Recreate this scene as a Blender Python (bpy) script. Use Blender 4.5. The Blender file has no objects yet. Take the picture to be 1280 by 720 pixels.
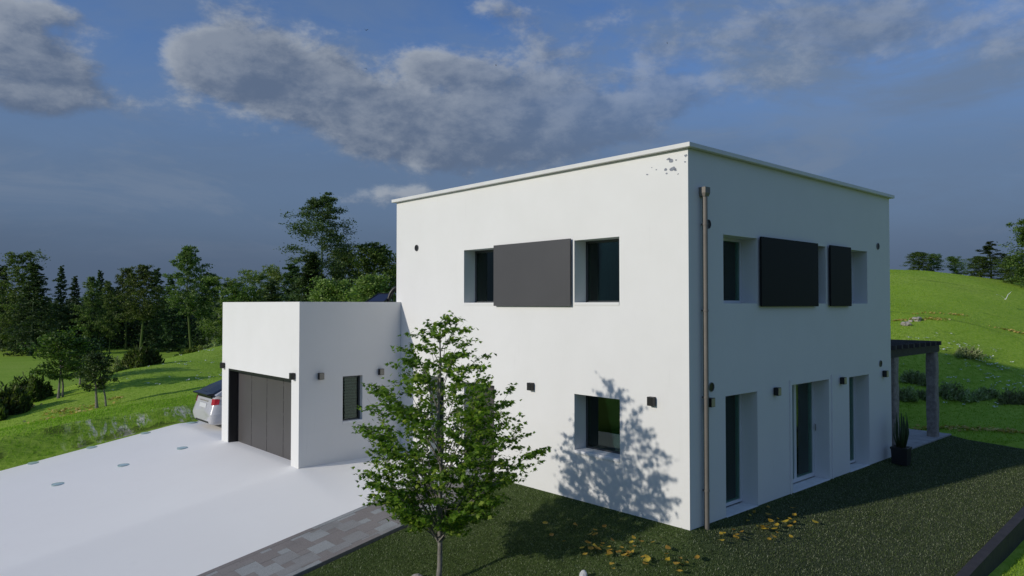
import bpy, bmesh, math, random
import numpy as np
from mathutils import Vector, Matrix

R = math.radians
random.seed(7)
rng = np.random.default_rng(11)
S = bpy.context.scene
COL = S.collection

# ------------------------------------------------------------------ camera
CAM = np.array([-10.493, -7.098, 3.826])
YAW, PITCH, FPX = 47.8287, 1.2926, 902.64          # degrees from +X, degrees, focal length in 1280-px units
cam_d = bpy.data.cameras.new('camera')
cam_d.sensor_width = 36.0
cam_d.lens = 36.0 * FPX / 1280.0
cam_d.clip_start = 0.1
cam_d.clip_end = 6000
cam = bpy.data.objects.new('camera', cam_d)
COL.objects.link(cam)
cam.location = CAM
cam.rotation_euler = (R(90 + PITCH), 0, R(YAW - 90))
S.camera = cam
S.cycles.diffuse_bounces = 2

# ------------------------------------------------------------------ exposure, sun, sky
S.view_settings.view_transform = 'Standard'
S.view_settings.look = 'None'
S.view_settings.exposure = 0.0
S.view_settings.gamma = 1.0
S.view_settings.use_curve_mapping = False
SUN_YAW, SUN_EL = -11.5, 20.8                       # direction the light travels in plan, height of the sun
SKY_STRENGTH = 0.08
sd = bpy.data.lights.new('sun', 'SUN')
sd.energy = 2.5
sd.angle = R(1.1)
sd.color = (1.0, 0.935, 0.82)
sun = bpy.data.objects.new('sun', sd)
COL.objects.link(sun)
tdir = Vector((math.cos(R(SUN_YAW)) * math.cos(R(SUN_EL)), math.sin(R(SUN_YAW)) * math.cos(R(SUN_EL)), -math.sin(R(SUN_EL))))
sun.rotation_euler = tdir.to_track_quat('-Z', 'Y').to_euler()
sun.location = (-30, 5, 20)


class NT:
    """small helper round a node tree"""
    def __init__(s, tree):
        s.t = tree; s.n = tree.nodes; s.l = tree.links
    def new(s, typ, **kw):
        n = s.n.new(typ)
        for k, v in kw.items(): setattr(n, k, v)
        return n
    def put(s, sock, v):
        if isinstance(v, bpy.types.NodeSocket): s.l.new(v, sock)
        elif v is not None: sock.default_value = v
    def m(s, op, a, b=None, c=None, clamp=False):
        n = s.new('ShaderNodeMath', operation=op, use_clamp=clamp)
        s.put(n.inputs[0], a)
        if b is not None: s.put(n.inputs[1], b)
        if c is not None: s.put(n.inputs[2], c)
        return n.outputs[0]
    def vm(s, op, a, b=None):
        n = s.new('ShaderNodeVectorMath', operation=op)
        s.put(n.inputs[0], a)
        if b is not None: s.put(n.inputs[1], b)
        return n.outputs[0]
    def noise(s, vec, scale, detail=4, rough=0.55, dist=0.0):
        n = s.new('ShaderNodeTexNoise')
        s.put(n.inputs['Vector'], vec)
        n.inputs['Scale'].default_value = scale
        n.inputs['Detail'].default_value = detail
        n.inputs['Roughness'].default_value = rough
        n.inputs['Distortion'].default_value = dist
        return n.outputs['Fac']
    def ramp(s, fac, stops, mode='LINEAR'):
        n = s.new('ShaderNodeValToRGB')
        n.color_ramp.interpolation = mode
        e = n.color_ramp.elements
        while len(e) < len(stops): e.new(0.5)
        for i, (p, c) in enumerate(stops):
            e[i].position = p
            e[i].color = (c[0], c[1], c[2], 1) if len(c) == 3 else c
        s.put(n.inputs[0], fac)
        return n.outputs[0]
    def mix(s, fac, a, b, blend='MIX'):
        n = s.new('ShaderNodeMix', data_type='RGBA', blend_type=blend)
        s.put(n.inputs[0], fac)
        for i, v in ((6, a), (7, b)):
            if isinstance(v, tuple) and len(v) == 3: v = (*v, 1)
            s.put(n.inputs[i], v)
        return n.outputs[2]
    def smooth(s, v, a, b):
        n = s.new('ShaderNodeMapRange', interpolation_type='SMOOTHSTEP')
        s.put(n.inputs[0], v)
        n.inputs[1].default_value = a; n.inputs[2].default_value = b
        return n.outputs[0]


def pix_dir(px, py):
    y, p = R(YAW), R(PITCH)
    fw = np.array([math.cos(y) * math.cos(p), math.sin(y) * math.cos(p), math.sin(p)])
    r = np.array([math.sin(y), -math.cos(y), 0.0])
    u = np.cross(r, fw)
    return fw + r * (px - 640) / FPX + u * (360 - py) / FPX


def at(px, py, depth):
    """the point of the place seen at a photo pixel at a given depth (metres)"""
    return CAM + depth * pix_dir(px, py)


def azel(px, py):
    d = pix_dir(px, py); d = d / np.linalg.norm(d)
    return math.atan2(d[1], d[0]), math.asin(d[2])


W = bpy.data.worlds.new('World')
S.world = W
W.use_nodes = True
q = NT(W.node_tree)
q.n.clear()
out = q.new('ShaderNodeOutputWorld')
bg = q.new('ShaderNodeBackground')
bg.inputs['Strength'].default_value = SKY_STRENGTH
q.l.new(bg.outputs[0], out.inputs[0])
sky = q.new('ShaderNodeTexSky', sky_type='NISHITA')
sky.sun_disc = False
sky.sun_elevation = R(SUN_EL)
SUN_AZ = SUN_YAW + 180.0                            # plan angle towards the sun, from +X
sky.sun_rotation = R(90 - SUN_AZ)
sky.altitude = 200
sky.air_density = 1.0
sky.dust_density = 0.6
sky.ozone_density = 3.0
tc = q.new('ShaderNodeTexCoord')
D = tc.outputs['Generated']
sp = q.new('ShaderNodeSeparateXYZ'); q.l.new(D, sp.inputs[0])
az = q.m('ARCTAN2', sp.outputs[1], sp.outputs[0])
el = q.m('ARCSINE', sp.outputs[2])
K = 1.0 / SKY_STRENGTH                              # cloud tones are written as the radiance they should have


def tone(c):
    return (c[0] * K, c[1] * K, c[2] * K)


def blob(azn, eln, px, py, rx, ry, tilt=0.0, amp=1.0):
    """a soft ellipse of cloud round a fixed heading and height; radii in degrees"""
    a0, e0 = azel(px, py)
    da = q.m('MULTIPLY', q.m('SUBTRACT', azn, a0), math.cos(e0))
    de = q.m('SUBTRACT', eln, e0)
    c, s_ = math.cos(R(tilt)), math.sin(R(tilt))
    u = q.m('ADD', q.m('MULTIPLY', da, -c), q.m('MULTIPLY', de, s_))
    v = q.m('ADD', q.m('MULTIPLY', da, s_), q.m('MULTIPLY', de, c))
    u = q.m('DIVIDE', u, R(rx)); v = q.m('DIVIDE', v, R(ry))
    d2 = q.m('ADD', q.m('MULTIPLY', u, u), q.m('MULTIPLY', v, v))
    return q.m('MULTIPLY', q.m('EXPONENT', q.m('MULTIPLY', d2, -1.0)), amp)


P3 = q.vm('MULTIPLY', D, (1.0, 1.0, 1.75))           # heaps a little wider than tall

BLOBS = [(305, 62, 5.2, 3.0, 0, 1.0), (270, 95, 3.8, 2.6, 0, 0.85), (400, 120, 9.0, 3.6, -14, 1.05), (520, 162, 9.0, 3.6, -8, 1.1),
         (640, 145, 6.5, 4.0, 0, 0.8), (560, 80, 5.0, 1.7, -4, 0.85), (830, 118, 8.0, 3.2, 12, 0.86), (720, 155, 6.0, 2.6, 5, 0.8),
         (0, 40, 5.0, 3.0, -12, 1.0), (70, 82, 3.4, 1.4, -20, 0.75), (62, 14, 2.2, 0.8, 0, 0.6), (60, 122, 5.0, 1.5, -4, 0.85), (30, 128, 3.0, 1.2, 0, 0.6),
         (960, 8, 20.0, 2.8, -6, 0.72), (1210, 45, 14.0, 2.8, -10, 0.78), (730, 60, 7.0, 2.0, 0, 0.45), (960, 100, 8.0, 2.0, 0, 0.5), (615, 8, 2.2, 0.9, 0, 0.55), (455, 245, 4.2, 0.9, 2, 0.62),
         (520, 243, 2.6, 0.7, 0, 0.5), (60, 12, 3.0, 1.2, 0, 0.4)]


def blobs(azn, eln):
    tot = None
    for b in BLOBS:
        v = blob(azn, eln, *b)
        tot = v if tot is None else q.m('ADD', tot, v)
    return tot


def cumulus(azn, eln, vec):
    n = q.noise(vec, 11.5, 10, 0.63, 0.12)
    n2 = q.noise(vec, 3.2, 3, 0.5)
    f = q.m('ADD', q.m('MULTIPLY', q.m('SUBTRACT', n, 0.5), 2.3), q.m('MULTIPLY', q.m('SUBTRACT', n2, 0.5), 0.9))
    return q.m('ADD', f, q.m('SUBTRACT', blobs(azn, eln), 0.60))


dens = cumulus(az, el, P3)
offv = q.vm('ADD', P3, (-0.014, 0.016, 0.022))      # a step towards the light
dens2 = cumulus(q.m('ADD', az, 0.016), q.m('ADD', el, 0.010), offv)
mask = q.smooth(dens, -0.05, 0.62)
puff = q.noise(P3, 17.0, 7, 0.62, 0.1)
lit = q.smooth(q.m('ADD', q.m('SUBTRACT', dens, dens2), q.m('MULTIPLY', q.m('SUBTRACT', puff, 0.5), 1.5)), -0.48, 0.70)
core = q.smooth(dens, 0.15, 1.1)
lit = q.m('MULTIPLY', lit, q.m('SUBTRACT', 1.0, q.m('MULTIPLY', core, 0.55)))
ccol = q.mix(lit, tone((0.108, 0.148, 0.228)), tone((0.39, 0.425, 0.475)))
# clear sky: nishita, pulled to the deep blue of the photograph, greying into a slate haze bank low down
clear = q.mix(1.0, sky.outputs[0], (0.86, 1.09, 1.48, 1), 'MULTIPLY')
cirn = q.noise(q.vm('MULTIPLY', D, (1.0, 1.0, 3.4)), 2.6, 6, 0.62, 0.5)
sheet = q.smooth(cirn, 0.34, 0.66)
right = q.smooth(az, R(58), R(32))                  # the thin milky sheet thickens towards the right
sheet = q.m('MULTIPLY', sheet, q.m('ADD', 0.50, q.m('MULTIPLY', right, 0.45)))
clear = q.mix(sheet, clear, tone((0.142, 0.208, 0.328)))
low = q.smooth(q.m('ADD', el, q.m('MULTIPLY', q.m('SUBTRACT', cirn, 0.5), 0.22)), R(19.5), R(8.0))
clear = q.mix(q.m('MULTIPLY', low, 0.88), clear, tone((0.116, 0.170, 0.266)))
wisp = q.smooth(q.noise(q.vm('MULTIPLY', D, (1.0, 1.0, 4.2)), 4.2, 7, 0.66, 0.6), 0.48, 0.70)
clear = q.mix(q.m('MULTIPLY', wisp, q.m('MULTIPLY', low, 0.55)), clear, tone((0.172, 0.226, 0.318)))
vlow = q.smooth(q.m('ADD', el, q.m('MULTIPLY', q.m('SUBTRACT', cirn, 0.5), 0.08)), R(8.5), R(1.5))
clear = q.mix(q.m('MULTIPLY', vlow, 0.85), clear, tone((0.080, 0.115, 0.182)))
mask = q.m('MULTIPLY', mask, q.m('SUBTRACT', 0.92, q.m('MULTIPLY', right, 0.42)))
skyc = q.mix(mask, clear, ccol)
q.l.new(skyc, bg.inputs['Color'])

# ------------------------------------------------------------------ materials
MATS = {}


def mat(name, base, rough=0.7, metal=0.0, spec=0.5, var=0.0, vscale=3.0, bump=0.0, bscale=60.0, coat=0.0):
    """principled material with a little procedural variation in tone and relief"""
    if name in MATS: return MATS[name]
    m = bpy.data.materials.new(name); m.use_nodes = True
    k = NT(m.node_tree); b = k.n['Principled BSDF']
    b.inputs['Roughness'].default_value = rough
    b.inputs['Metallic'].default_value = metal
    b.inputs['Specular IOR Level'].default_value = spec
    b.inputs['Coat Weight'].default_value = coat
    b.inputs['Base Color'].default_value = (*base, 1)
    t = k.new('ShaderNodeTexCoord').outputs['Object']
    if var:
        f = k.noise(t, vscale, 6, 0.6)
        lo = tuple(c * (1 - var) for c in base); hi = tuple(min(1, c * (1 + var)) for c in base)
        k.put(b.inputs['Base Color'], k.ramp(f, [(0.3, lo), (0.7, hi)]))
    if bump:
        bn = k.new('ShaderNodeBump'); bn.inputs['Strength'].default_value = bump; bn.inputs['Distance'].default_value = 0.01
        k.put(bn.inputs['Height'], k.noise(t, bscale, 4, 0.6))
        k.l.new(bn.outputs[0], b.inputs['Normal'])
    MATS[name] = m
    return m


def foliage(name, dark, light, pale=None, trans=0.25):
    """leaves: tone varies leaf by leaf and tree by tree, with some light passing through"""
    if name in MATS: return MATS[name]
    m = bpy.data.materials.new(name); m.use_nodes = True
    k = NT(m.node_tree); k.n.clear()
    o = k.new('ShaderNodeOutputMaterial')
    g = k.new('ShaderNodeNewGeometry')
    oi = k.new('ShaderNodeObjectInfo')
    stops = [(0.0, dark), (0.75, light)] + ([(1.0, pale)] if pale else [])
    c = k.ramp(g.outputs['Random Per Island'], stops)
    hsv = k.new('ShaderNodeHueSaturation')
    k.put(hsv.inputs['Hue'], k.m('ADD', 0.485, k.m('MULTIPLY', oi.outputs['Random'], 0.03)))
    k.put(hsv.inputs['Value'], k.m('ADD', 0.75, k.m('MULTIPLY', oi.outputs['Random'], 0.5)))
    k.put(hsv.inputs['Color'], c)
    c = hsv.outputs[0]
    pb = k.new('ShaderNodeBsdfPrincipled')
    pb.inputs['Roughness'].default_value = 0.55
    pb.inputs['Specular IOR Level'].default_value = 0.25
    k.put(pb.inputs['Base Color'], c)
    tr = k.new('ShaderNodeBsdfTranslucent')
    k.put(tr.inputs['Color'], k.mix(1.0, c, (1.0, 1.25, 0.5, 1), 'MULTIPLY'))
    mx = k.new('ShaderNodeMixShader'); mx.inputs[0].default_value = trans
    k.l.new(pb.outputs[0], mx.inputs[1]); k.l.new(tr.outputs[0], mx.inputs[2])
    k.l.new(mx.outputs[0], o.inputs[0])
    MATS[name] = m
    return m


def glass(name, tint=(0.55, 0.68, 0.66), rough=0.0):
    if name in MATS: return MATS[name]
    m = bpy.data.materials.new(name); m.use_nodes = True
    k = NT(m.node_tree); k.n.clear()
    o = k.new('ShaderNodeOutputMaterial')
    fr = k.new('ShaderNodeFresnel'); fr.inputs[0].default_value = 1.52
    tr = k.new('ShaderNodeBsdfTransparent'); tr.inputs[0].default_value = (*tint, 1)
    gl = k.new('ShaderNodeBsdfGlossy'); gl.inputs['Roughness'].default_value = rough
    gl.inputs[0].default_value = (0.78, 0.95, 0.86, 1)
    t = k.new('ShaderNodeTexCoord').outputs['Object']
    bn = k.new('ShaderNodeBump'); bn.inputs['Strength'].default_value = 0.03; bn.inputs['Distance'].default_value = 0.02
    k.put(bn.inputs['Height'], k.noise(t, 1.3, 2, 0.5)); k.l.new(bn.outputs[0], gl.inputs['Normal'])
    mx = k.new('ShaderNodeMixShader')
    k.put(mx.inputs[0], k.m('MINIMUM', k.m('MULTIPLY', fr.outputs[0], 1.25), 1.0))
    k.l.new(tr.outputs[0], mx.inputs[1]); k.l.new(gl.outputs[0], mx.inputs[2])
    k.l.new(mx.outputs[0], o.inputs[0])
    MATS[name] = m
    return m


def render_material():
    """white through-coloured render: fine grain, faint cloudiness and a few rain streaks"""
    m = bpy.data.materials.new('white_render'); m.use_nodes = True
    k = NT(m.node_tree); b = k.n['Principled BSDF']
    t = k.new('ShaderNodeTexCoord').outputs['Object']
    a = k.ramp(k.noise(t, 0.9, 5, 0.6), [(0.25, (0.775, 0.772, 0.760)), (0.75, (0.815, 0.812, 0.805))])
    mp = k.new('ShaderNodeMapping'); mp.inputs['Scale'].default_value = (5, 5, 0.35)
    k.l.new(t, mp.inputs[0])
    st = k.smooth(k.noise(mp.outputs[0], 1.6, 5, 0.62), 0.60, 0.80)
    a = k.mix(k.m('MULTIPLY', st, 0.20), a, (0.60, 0.60, 0.585))
    k.put(b.inputs['Base Color'], a)
    b.inputs['Roughness'].default_value = 0.62
    b.inputs['Specular IOR Level'].default_value = 0.35
    bn = k.new('ShaderNodeBump'); bn.inputs['Strength'].default_value = 0.12; bn.inputs['Distance'].default_value = 0.004
    k.put(bn.inputs['Height'], k.noise(t, 130, 3, 0.7)); k.l.new(bn.outputs[0], b.inputs['Normal'])
    MATS['white_render'] = m
    return m


M_REND = render_material()
M_COP = mat('coping_metal', (0.74, 0.74, 0.73), 0.45, var=0.04)
M_INT = mat('interior_paint', (0.70, 0.72, 0.66), 0.8, var=0.05)
M_FLOOR = mat('interior_floor', (0.42, 0.42, 0.36), 0.5, var=0.15)
M_SHUT = mat('charcoal_panel', (0.074, 0.072, 0.076), 0.42, var=0.05, vscale=1.2)
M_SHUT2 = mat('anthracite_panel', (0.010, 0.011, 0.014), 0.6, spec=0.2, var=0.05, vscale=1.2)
M_GDOOR = mat('garage_door_grey', (0.078, 0.073, 0.074), 0.45, var=0.05, vscale=1.5)
M_BLACK = mat('black_metal', (0.012, 0.012, 0.013), 0.4)
M_FRAME = mat('window_frame_grey', (0.72, 0.73, 0.74), 0.4, var=0.03)
M_FRAMED = mat('window_frame_dark', (0.05, 0.055, 0.06), 0.4)
M_GLASS = glass('pane_glass', (0.58, 0.78, 0.72))
M_GLASSD = glass('pane_glass_smoked', (0.30, 0.40, 0.38))
M_PIPE = mat('zinc_pipe', (0.20, 0.18, 0.16), 0.5, metal=0.15, var=0.1, vscale=6)
M_BRASS = mat('lamp_lens', (0.42, 0.37, 0.24), 0.35)
M_LAMPG = mat('lamp_face_grey', (0.27, 0.25, 0.21), 0.35)
M_STONE = mat('sill_stone', (0.84, 0.84, 0.85), 0.55, var=0.10, vscale=9, bump=0.1, bscale=40)
M_CURT = mat('teal_curtain', (0.12, 0.24, 0.25), 0.85, var=0.1)
M_CURTB = mat('brown_curtain', (0.15, 0.10, 0.09), 0.85, var=0.1)
M_BARK = mat('bark', (0.115, 0.085, 0.062), 0.9, var=0.45, vscale=9, bump=0.8, bscale=25)
M_BARKG = mat('bark_grey', (0.21, 0.195, 0.17), 0.9, var=0.35, vscale=12, bump=0.7, bscale=30)
M_BARKP = mat('bark_pine', (0.36, 0.24, 0.21), 0.9, var=0.4, vscale=5, bump=0.6, bscale=12)


# ------------------------------------------------------------------ mesh helpers
class MB:
    """collects shapes and links them as ONE mesh object"""
    def __init__(s): s.v = []; s.f = []
    def poly(s, pts):
        b = len(s.v); s.v += [tuple(p) for p in pts]; s.f.append(tuple(range(b, b + len(pts))))
    def box(s, x0, x1, y0, y1, z0, z1):
        b = len(s.v)
        s.v += [(x, y, z) for z in (z0, z1) for y in (y0, y1) for x in (x0, x1)]
        s.f += [tuple(b + i for i in f) for f in ((0, 2, 3, 1), (4, 5, 7, 6), (0, 1, 5, 4), (2, 6, 7, 3), (0, 4, 6, 2), (1, 3, 7, 5))]
        return s
    def hexa(s, p):
        b = len(s.v); s.v += [tuple(a) for a in p]
        s.f += [tuple(b + i for i in f) for f in ((0, 3, 2, 1), (4, 5, 6, 7), (0, 1, 5, 4), (1, 2, 6, 5), (2, 3, 7, 6), (3, 0, 4, 7))]
        return s
    def tube(s, pts, rad, n=7, cap=True):
        pts = [Vector(p) for p in pts]
        if not hasattr(rad, '__len__'): rad = [rad] * len(pts)
        b = len(s.v); ref = None
        for i, p in enumerate(pts):
            d = (pts[min(i + 1, len(pts) - 1)] - pts[max(i - 1, 0)])
            if d.length < 1e-9: d = Vector((0, 0, 1))
            d.normalize()
            if ref is None: ref = Vector((1, 0, 0)) if abs(d.x) < 0.9 else Vector((0, 1, 0))
            a = d.cross(ref)
            if a.length < 1e-6: a = d.cross(Vector((0, 1, 0.3)))
            a.normalize(); c = a.cross(d).normalized(); ref = c
            ref = a.cross(d) * -1
            for j in range(n):
                t = 2 * math.pi * j / n
                w = p + (a * math.cos(t) + c * math.sin(t)) * rad[i]
                s.v.append((w.x, w.y, w.z))
            ref = Vector((1, 0, 0)) if abs(d.x) < 0.9 else Vector((0, 1, 0))
        for i in range(len(pts) - 1):
            for j in range(n):
                k = (j + 1) % n
                s.f.append((b + i * n + j, b + i * n + k, b + (i + 1) * n + k, b + (i + 1) * n + j))
        if cap:
            s.f.append(tuple(b + j for j in range(n))[::-1])
            e = b + (len(pts) - 1) * n
            s.f.append(tuple(e + j for j in range(n)))
        return s
    def build(s, name, m, parent=None, loc=None, smooth=False, bevel=0.0):
        me = bpy.data.meshes.new(name)
        me.from_pydata(s.v, [], s.f); me.update()
        bm = bmesh.new(); bm.from_mesh(me)
        bmesh.ops.recalc_face_normals(bm, faces=bm.faces)
        bm.to_mesh(me); bm.free()
        if m: me.materials.append(m)
        if smooth: me.polygons.foreach_set('use_smooth', [True] * len(me.polygons))
        o = bpy.data.objects.new(name, me); COL.objects.link(o)
        if parent: o.parent = parent
        if loc is not None: o.location = loc
        if bevel:
            bv = o.modifiers.new('bevel', 'BEVEL'); bv.width = bevel; bv.segments = 2; bv.limit_method = 'ANGLE'
        return o


def fast_mesh(name, V, m):
    """V: (faces, corners, 3), no shared corners"""
    F, k, _ = V.shape
    me = bpy.data.meshes.new(name)
    me.vertices.add(F * k); me.vertices.foreach_set('co', V.reshape(-1).astype(np.float32))
    me.loops.add(F * k); me.loops.foreach_set('vertex_index', np.arange(F * k, dtype=np.int32))
    me.polygons.add(F)
    me.polygons.foreach_set('loop_start', np.arange(0, F * k, k, dtype=np.int32))
    me.polygons.foreach_set('loop_total', np.full(F, k, dtype=np.int32))
    me.update(calc_edges=True)
    if m: me.materials.append(m)
    return me


def link(me, name, parent=None, loc=(0, 0, 0)):
    o = bpy.data.objects.new(name, me); COL.objects.link(o); o.location = loc
    if parent: o.parent = parent
    return o


def tag(o, label=None, cat=None, group=None, kind=None):
    if label: o['label'] = label
    if cat: o['category'] = cat
    if group: o['group'] = group
    if kind: o['kind'] = kind
    return o


def thing(name, label, cat, loc=(0, 0, 0), rz=0.0, group=None):
    o = bpy.data.objects.new(name, None); COL.objects.link(o)
    o.location = loc; o.rotation_euler = (0, 0, rz); o.empty_display_size = 0.2
    return tag(o, label, cat, group)


def dup(root, loc, rz=0.0, scale=1.0, label=None):
    r = root.copy(); COL.objects.link(r); r.location = loc; r.rotation_euler = (0, 0, rz)
    r.scale = scale if hasattr(scale, '__len__') else (scale,) * 3
    if label: r['label'] = label
    for ch in list(root.children):
        c = ch.copy(); COL.objects.link(c); c.parent = r
        for g in list(ch.children):
            d = g.copy(); COL.objects.link(d); d.parent = c
    return r


def wall_mesh(axis, c_out, c_in, u0, u1, z0, z1, holes):
    """a wall slab with real openings; axis is the axis its faces look along; holes are (u0, u1, z0, z1)"""
    us = sorted({u0, u1, *[h[0] for h in holes], *[h[1] for h in holes]})
    zs = sorted({z0, z1, *[h[2] for h in holes], *[h[3] for h in holes]})
    us = [u for u in us if u0 <= u <= u1]; zs = [z for z in zs if z0 <= z <= z1]
    solid = {}
    for i in range(len(us) - 1):
        for j in range(len(zs) - 1):
            cu, cz = (us[i] + us[i + 1]) / 2, (zs[j] + zs[j + 1]) / 2
            solid[i, j] = not any(h[0] < cu < h[1] and h[2] < cz < h[3] for h in holes)
    mb = MB(); idx = {}
    def V(u, z, c):
        key = (round(u, 5), round(z, 5), c)
        if key not in idx:
            idx[key] = len(mb.v); mb.v.append((c, u, z) if axis == 'x' else (u, c, z))
        return idx[key]
    for (i, j), s_ in solid.items():
        if not s_: continue
        a, b, c, d = us[i], us[i + 1], zs[j], zs[j + 1]
        for cc in (c_out, c_in): mb.f.append((V(a, c, cc), V(b, c, cc), V(b, d, cc), V(a, d, cc)))
        for (ni, nj), e in (((i - 1, j), ((a, c), (a, d))), ((i + 1, j), ((b, c), (b, d))), ((i, j - 1), ((a, c), (b, c))), ((i, j + 1), ((a, d), (b, d)))):
            if not solid.get((ni, nj), False):
                mb.f.append((V(*e[0], c_out), V(*e[1], c_out), V(*e[1], c_in), V(*e[0], c_in)))
    return mb


# ------------------------------------------------------------------ ground levels
def z_lawn(x, y):
    k = np.clip(0.26 * (1 - x / 12.0), 0.04, 0.26)
    w = 2.6 * np.clip(-y / 2.2, 0, 1)
    z = np.maximum(0.21 * -(np.sqrt(x * x + w * w) - x) / 2 + k * np.minimum(y, 0), -1.7)
    b = np.clip((y - 2.2) / 2.4, 0, 1); b = b * b * (3 - 2 * b)      # it comes up level with the path edge
    return z * (1 - b) + b * (0.18 * np.minimum(x, 0) - 0.005)


PATH_Y0, PATH_Y1, SLOPE = 4.78, 6.42, 0.18
DRV_Y1 = 17.35


def z_path(x, y):
    return SLOPE * np.minimum(x, 0) + 0 * y


def z_drive(x, y):
    main = 0.17 * np.minimum(x + 2.82, 0)
    t = np.clip((y - PATH_Y1) / (8.79 - PATH_Y1), 0, 1)
    return (1 - t) * (SLOPE * np.minimum(x, 0) - 0.004) + t * main


# terrain: a smooth sheet through surveyed points (photo pixel, pixel, depth) and anchors
CP = []
def cp(px, py, d): CP.append(tuple(at(px, py, d)))
for a in [(-40, 552, 22.5), (20, 532, 25), (50, 513, 27.5), (100, 487, 31), (150, 465, 35), (215, 446, 41), (278, 433, 47),
          (60, 520, 26), (120, 513, 26), (200, 490, 29), (240, 470, 33), (270, 450, 39)]: cp(*a)
for px in (-200, -60, 40, 140, 240, 330):
    cp(px, 480, 66); cp(px, 455, 88); cp(px, 437, 116)
for px, py, d in [(-60, 520, 34), (20, 505, 38), (60, 490, 42), (130, 470, 46), (230, 452, 58), (280, 445, 66)]:
    p = at(px, py, d); CP.append((p[0], p[1], p[2] - 1.1))
for x, z in [(-12, -1.30), (-9, -0.98), (-7.5, -0.75), (-5.5, -0.42), (-3.6, -0.12), (-2, 0.0), (1, 0.1)]: CP.append((x, 17.45, z))
for x, z in [(-12, -0.50), (-9, -0.15), (-7.44, 0.06), (-6.27, 0.22), (-4.58, 0.33), (-3.18, 0.46), (-2.18, 0.53), (-0.6, 0.60), (2, 0.75)]:
    CP.append((x, 17.95, z)); CP.append((x, 18.6, z + 0.03))
for a in [(1200, 505, 24.5), (1200, 470, 26.5), (1200, 437, 28.4), (1200, 400, 33), (1200, 370, 40), (1200, 343, 52),
          (1290, 548, 20.5), (1290, 510, 23.5), (1280, 457, 28), (1280, 420, 32), (1280, 380, 40), (1280, 354, 52),
          (1120, 500, 25), (1120, 437, 28.4), (1120, 400, 33.5), (1120, 370, 40.5), (1120, 338.5, 52),
          (1400, 480, 26), (1400, 420, 36), (1400, 372, 54), (1000, 345, 55), (1000, 400, 36), (900, 350, 60)]: cp(*a)
for px, py, d in [(1120, 345, 75), (1280, 360, 75), (1000, 352, 80), (1500, 380, 80)]: cp(px, py, d)
CP += [(0, -4.6, -1.15), (4, -4.6, -1.10), (8, -4.6, -0.85), (12, -4.6, -0.55), (16, -4, -0.35), (4, -8, -1.6), (-5, -6, -1.7), (-10, -8, -1.9),
       (-10, 0, -1.9), (-12, 6, -1.6), (-13, 12, -1.5), (0, 3, -0.4), (5, 5, -0.4), (10, 5, -0.3), (14, 2, -0.15), (14, 7, 0.1), (4, 12, 0), (4, 20, 0.8), (12, 14, 0.6), (14, 26, 0.8), (8, 34, 1.0),
       (20, 45, 0.8), (35, 50, 1.0)]
CP = np.array(CP)
_r = np.linalg.norm(CP[:, None, :2] - CP[None, :, :2], axis=2)
def _tps(r): return np.where(r > 1e-9, r * r * np.log(np.maximum(r, 1e-9)), 0.0)
_n = len(CP)
_A = np.zeros((_n + 3, _n + 3)); _A[:_n, :_n] = _tps(_r) + np.eye(_n) * 0.25
_A[:_n, _n] = 1; _A[:_n, _n + 1:] = CP[:, :2]; _A[_n, :_n] = 1; _A[_n + 1:, :_n] = CP[:, :2].T
_w = np.linalg.solve(_A, np.concatenate([CP[:, 2], [0, 0, 0]]))


LIPX = [-14, -9, -7.415, -6.245, -4.536, -3.13, -2.125, 0, 3]
LIPZ = [-0.6, -0.15, 0.031, 0.196, 0.303, 0.442, 0.506, 0.65, 0.8]


def wob(x, y):
    return (np.sin(x * 0.9 + 1.3 * np.sin(y * 0.37)) * np.cos(y * 0.8 + np.sin(x * 0.51)) * 0.035
            + np.sin(x * 0.23 + 2) * np.cos(y * 0.19 + 1) * 0.07 + np.sin(x * 2.3 + y) * np.sin(y * 2.7 - x * 0.7) * 0.012)


def z_terrain(x, y):
    x = np.atleast_1d(np.asarray(x, float)); y = np.atleast_1d(np.asarray(y, float))
    sh = x.shape; xf, yf = x.ravel(), y.ravel()
    res = np.empty(len(xf))
    for i in range(0, len(xf), 20000):
        d = np.hypot(xf[i:i + 20000, None] - CP[None, :, 0], yf[i:i + 20000, None] - CP[None, :, 1])
        res[i:i + 20000] = _tps(d) @ _w[:_n] + _w[_n] + _w[_n + 1] * xf[i:i + 20000] + _w[_n + 2] * yf[i:i + 20000]
    res = np.clip(res, -4.2, 8.0)
    d = np.hypot(xf - CAM[0], yf - CAM[1])
    t = np.clip((d - 95) / 60.0, 0, 1); t = t * t * (3 - 2 * t)
    res = res * (1 - t) + -3.5 * t
    flat_ = np.clip((res + 3.0) / 1.5, 0.15, 1)
    res = res + wob(xf, yf) * flat_
    # the cut bank along the drive: a steep face up to a lip, then the mound
    lip = np.interp(xf, LIPX, LIPZ) + 0.04 * np.sin(xf * 2.1) * np.sin(xf * 0.9)
    dz = 0.17 * np.minimum(xf + 2.82, 0)
    f = np.clip((yf - DRV_Y1) / 0.80, 0, 1); f = f * f * (3 - 2 * f)
    bank = dz + 0.02 + (lip - dz - 0.02) * f
    w = np.clip((19.8 - yf) / 1.65, 0, 1); w = w * w * (3 - 2 * w)
    w = w * np.clip((xf + 16) / 3, 0, 1) * np.clip((3.0 - xf) / 2, 0, 1) * (yf >= DRV_Y1)
    res = res * (1 - w) + bank * w
    return res.reshape(sh)


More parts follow.
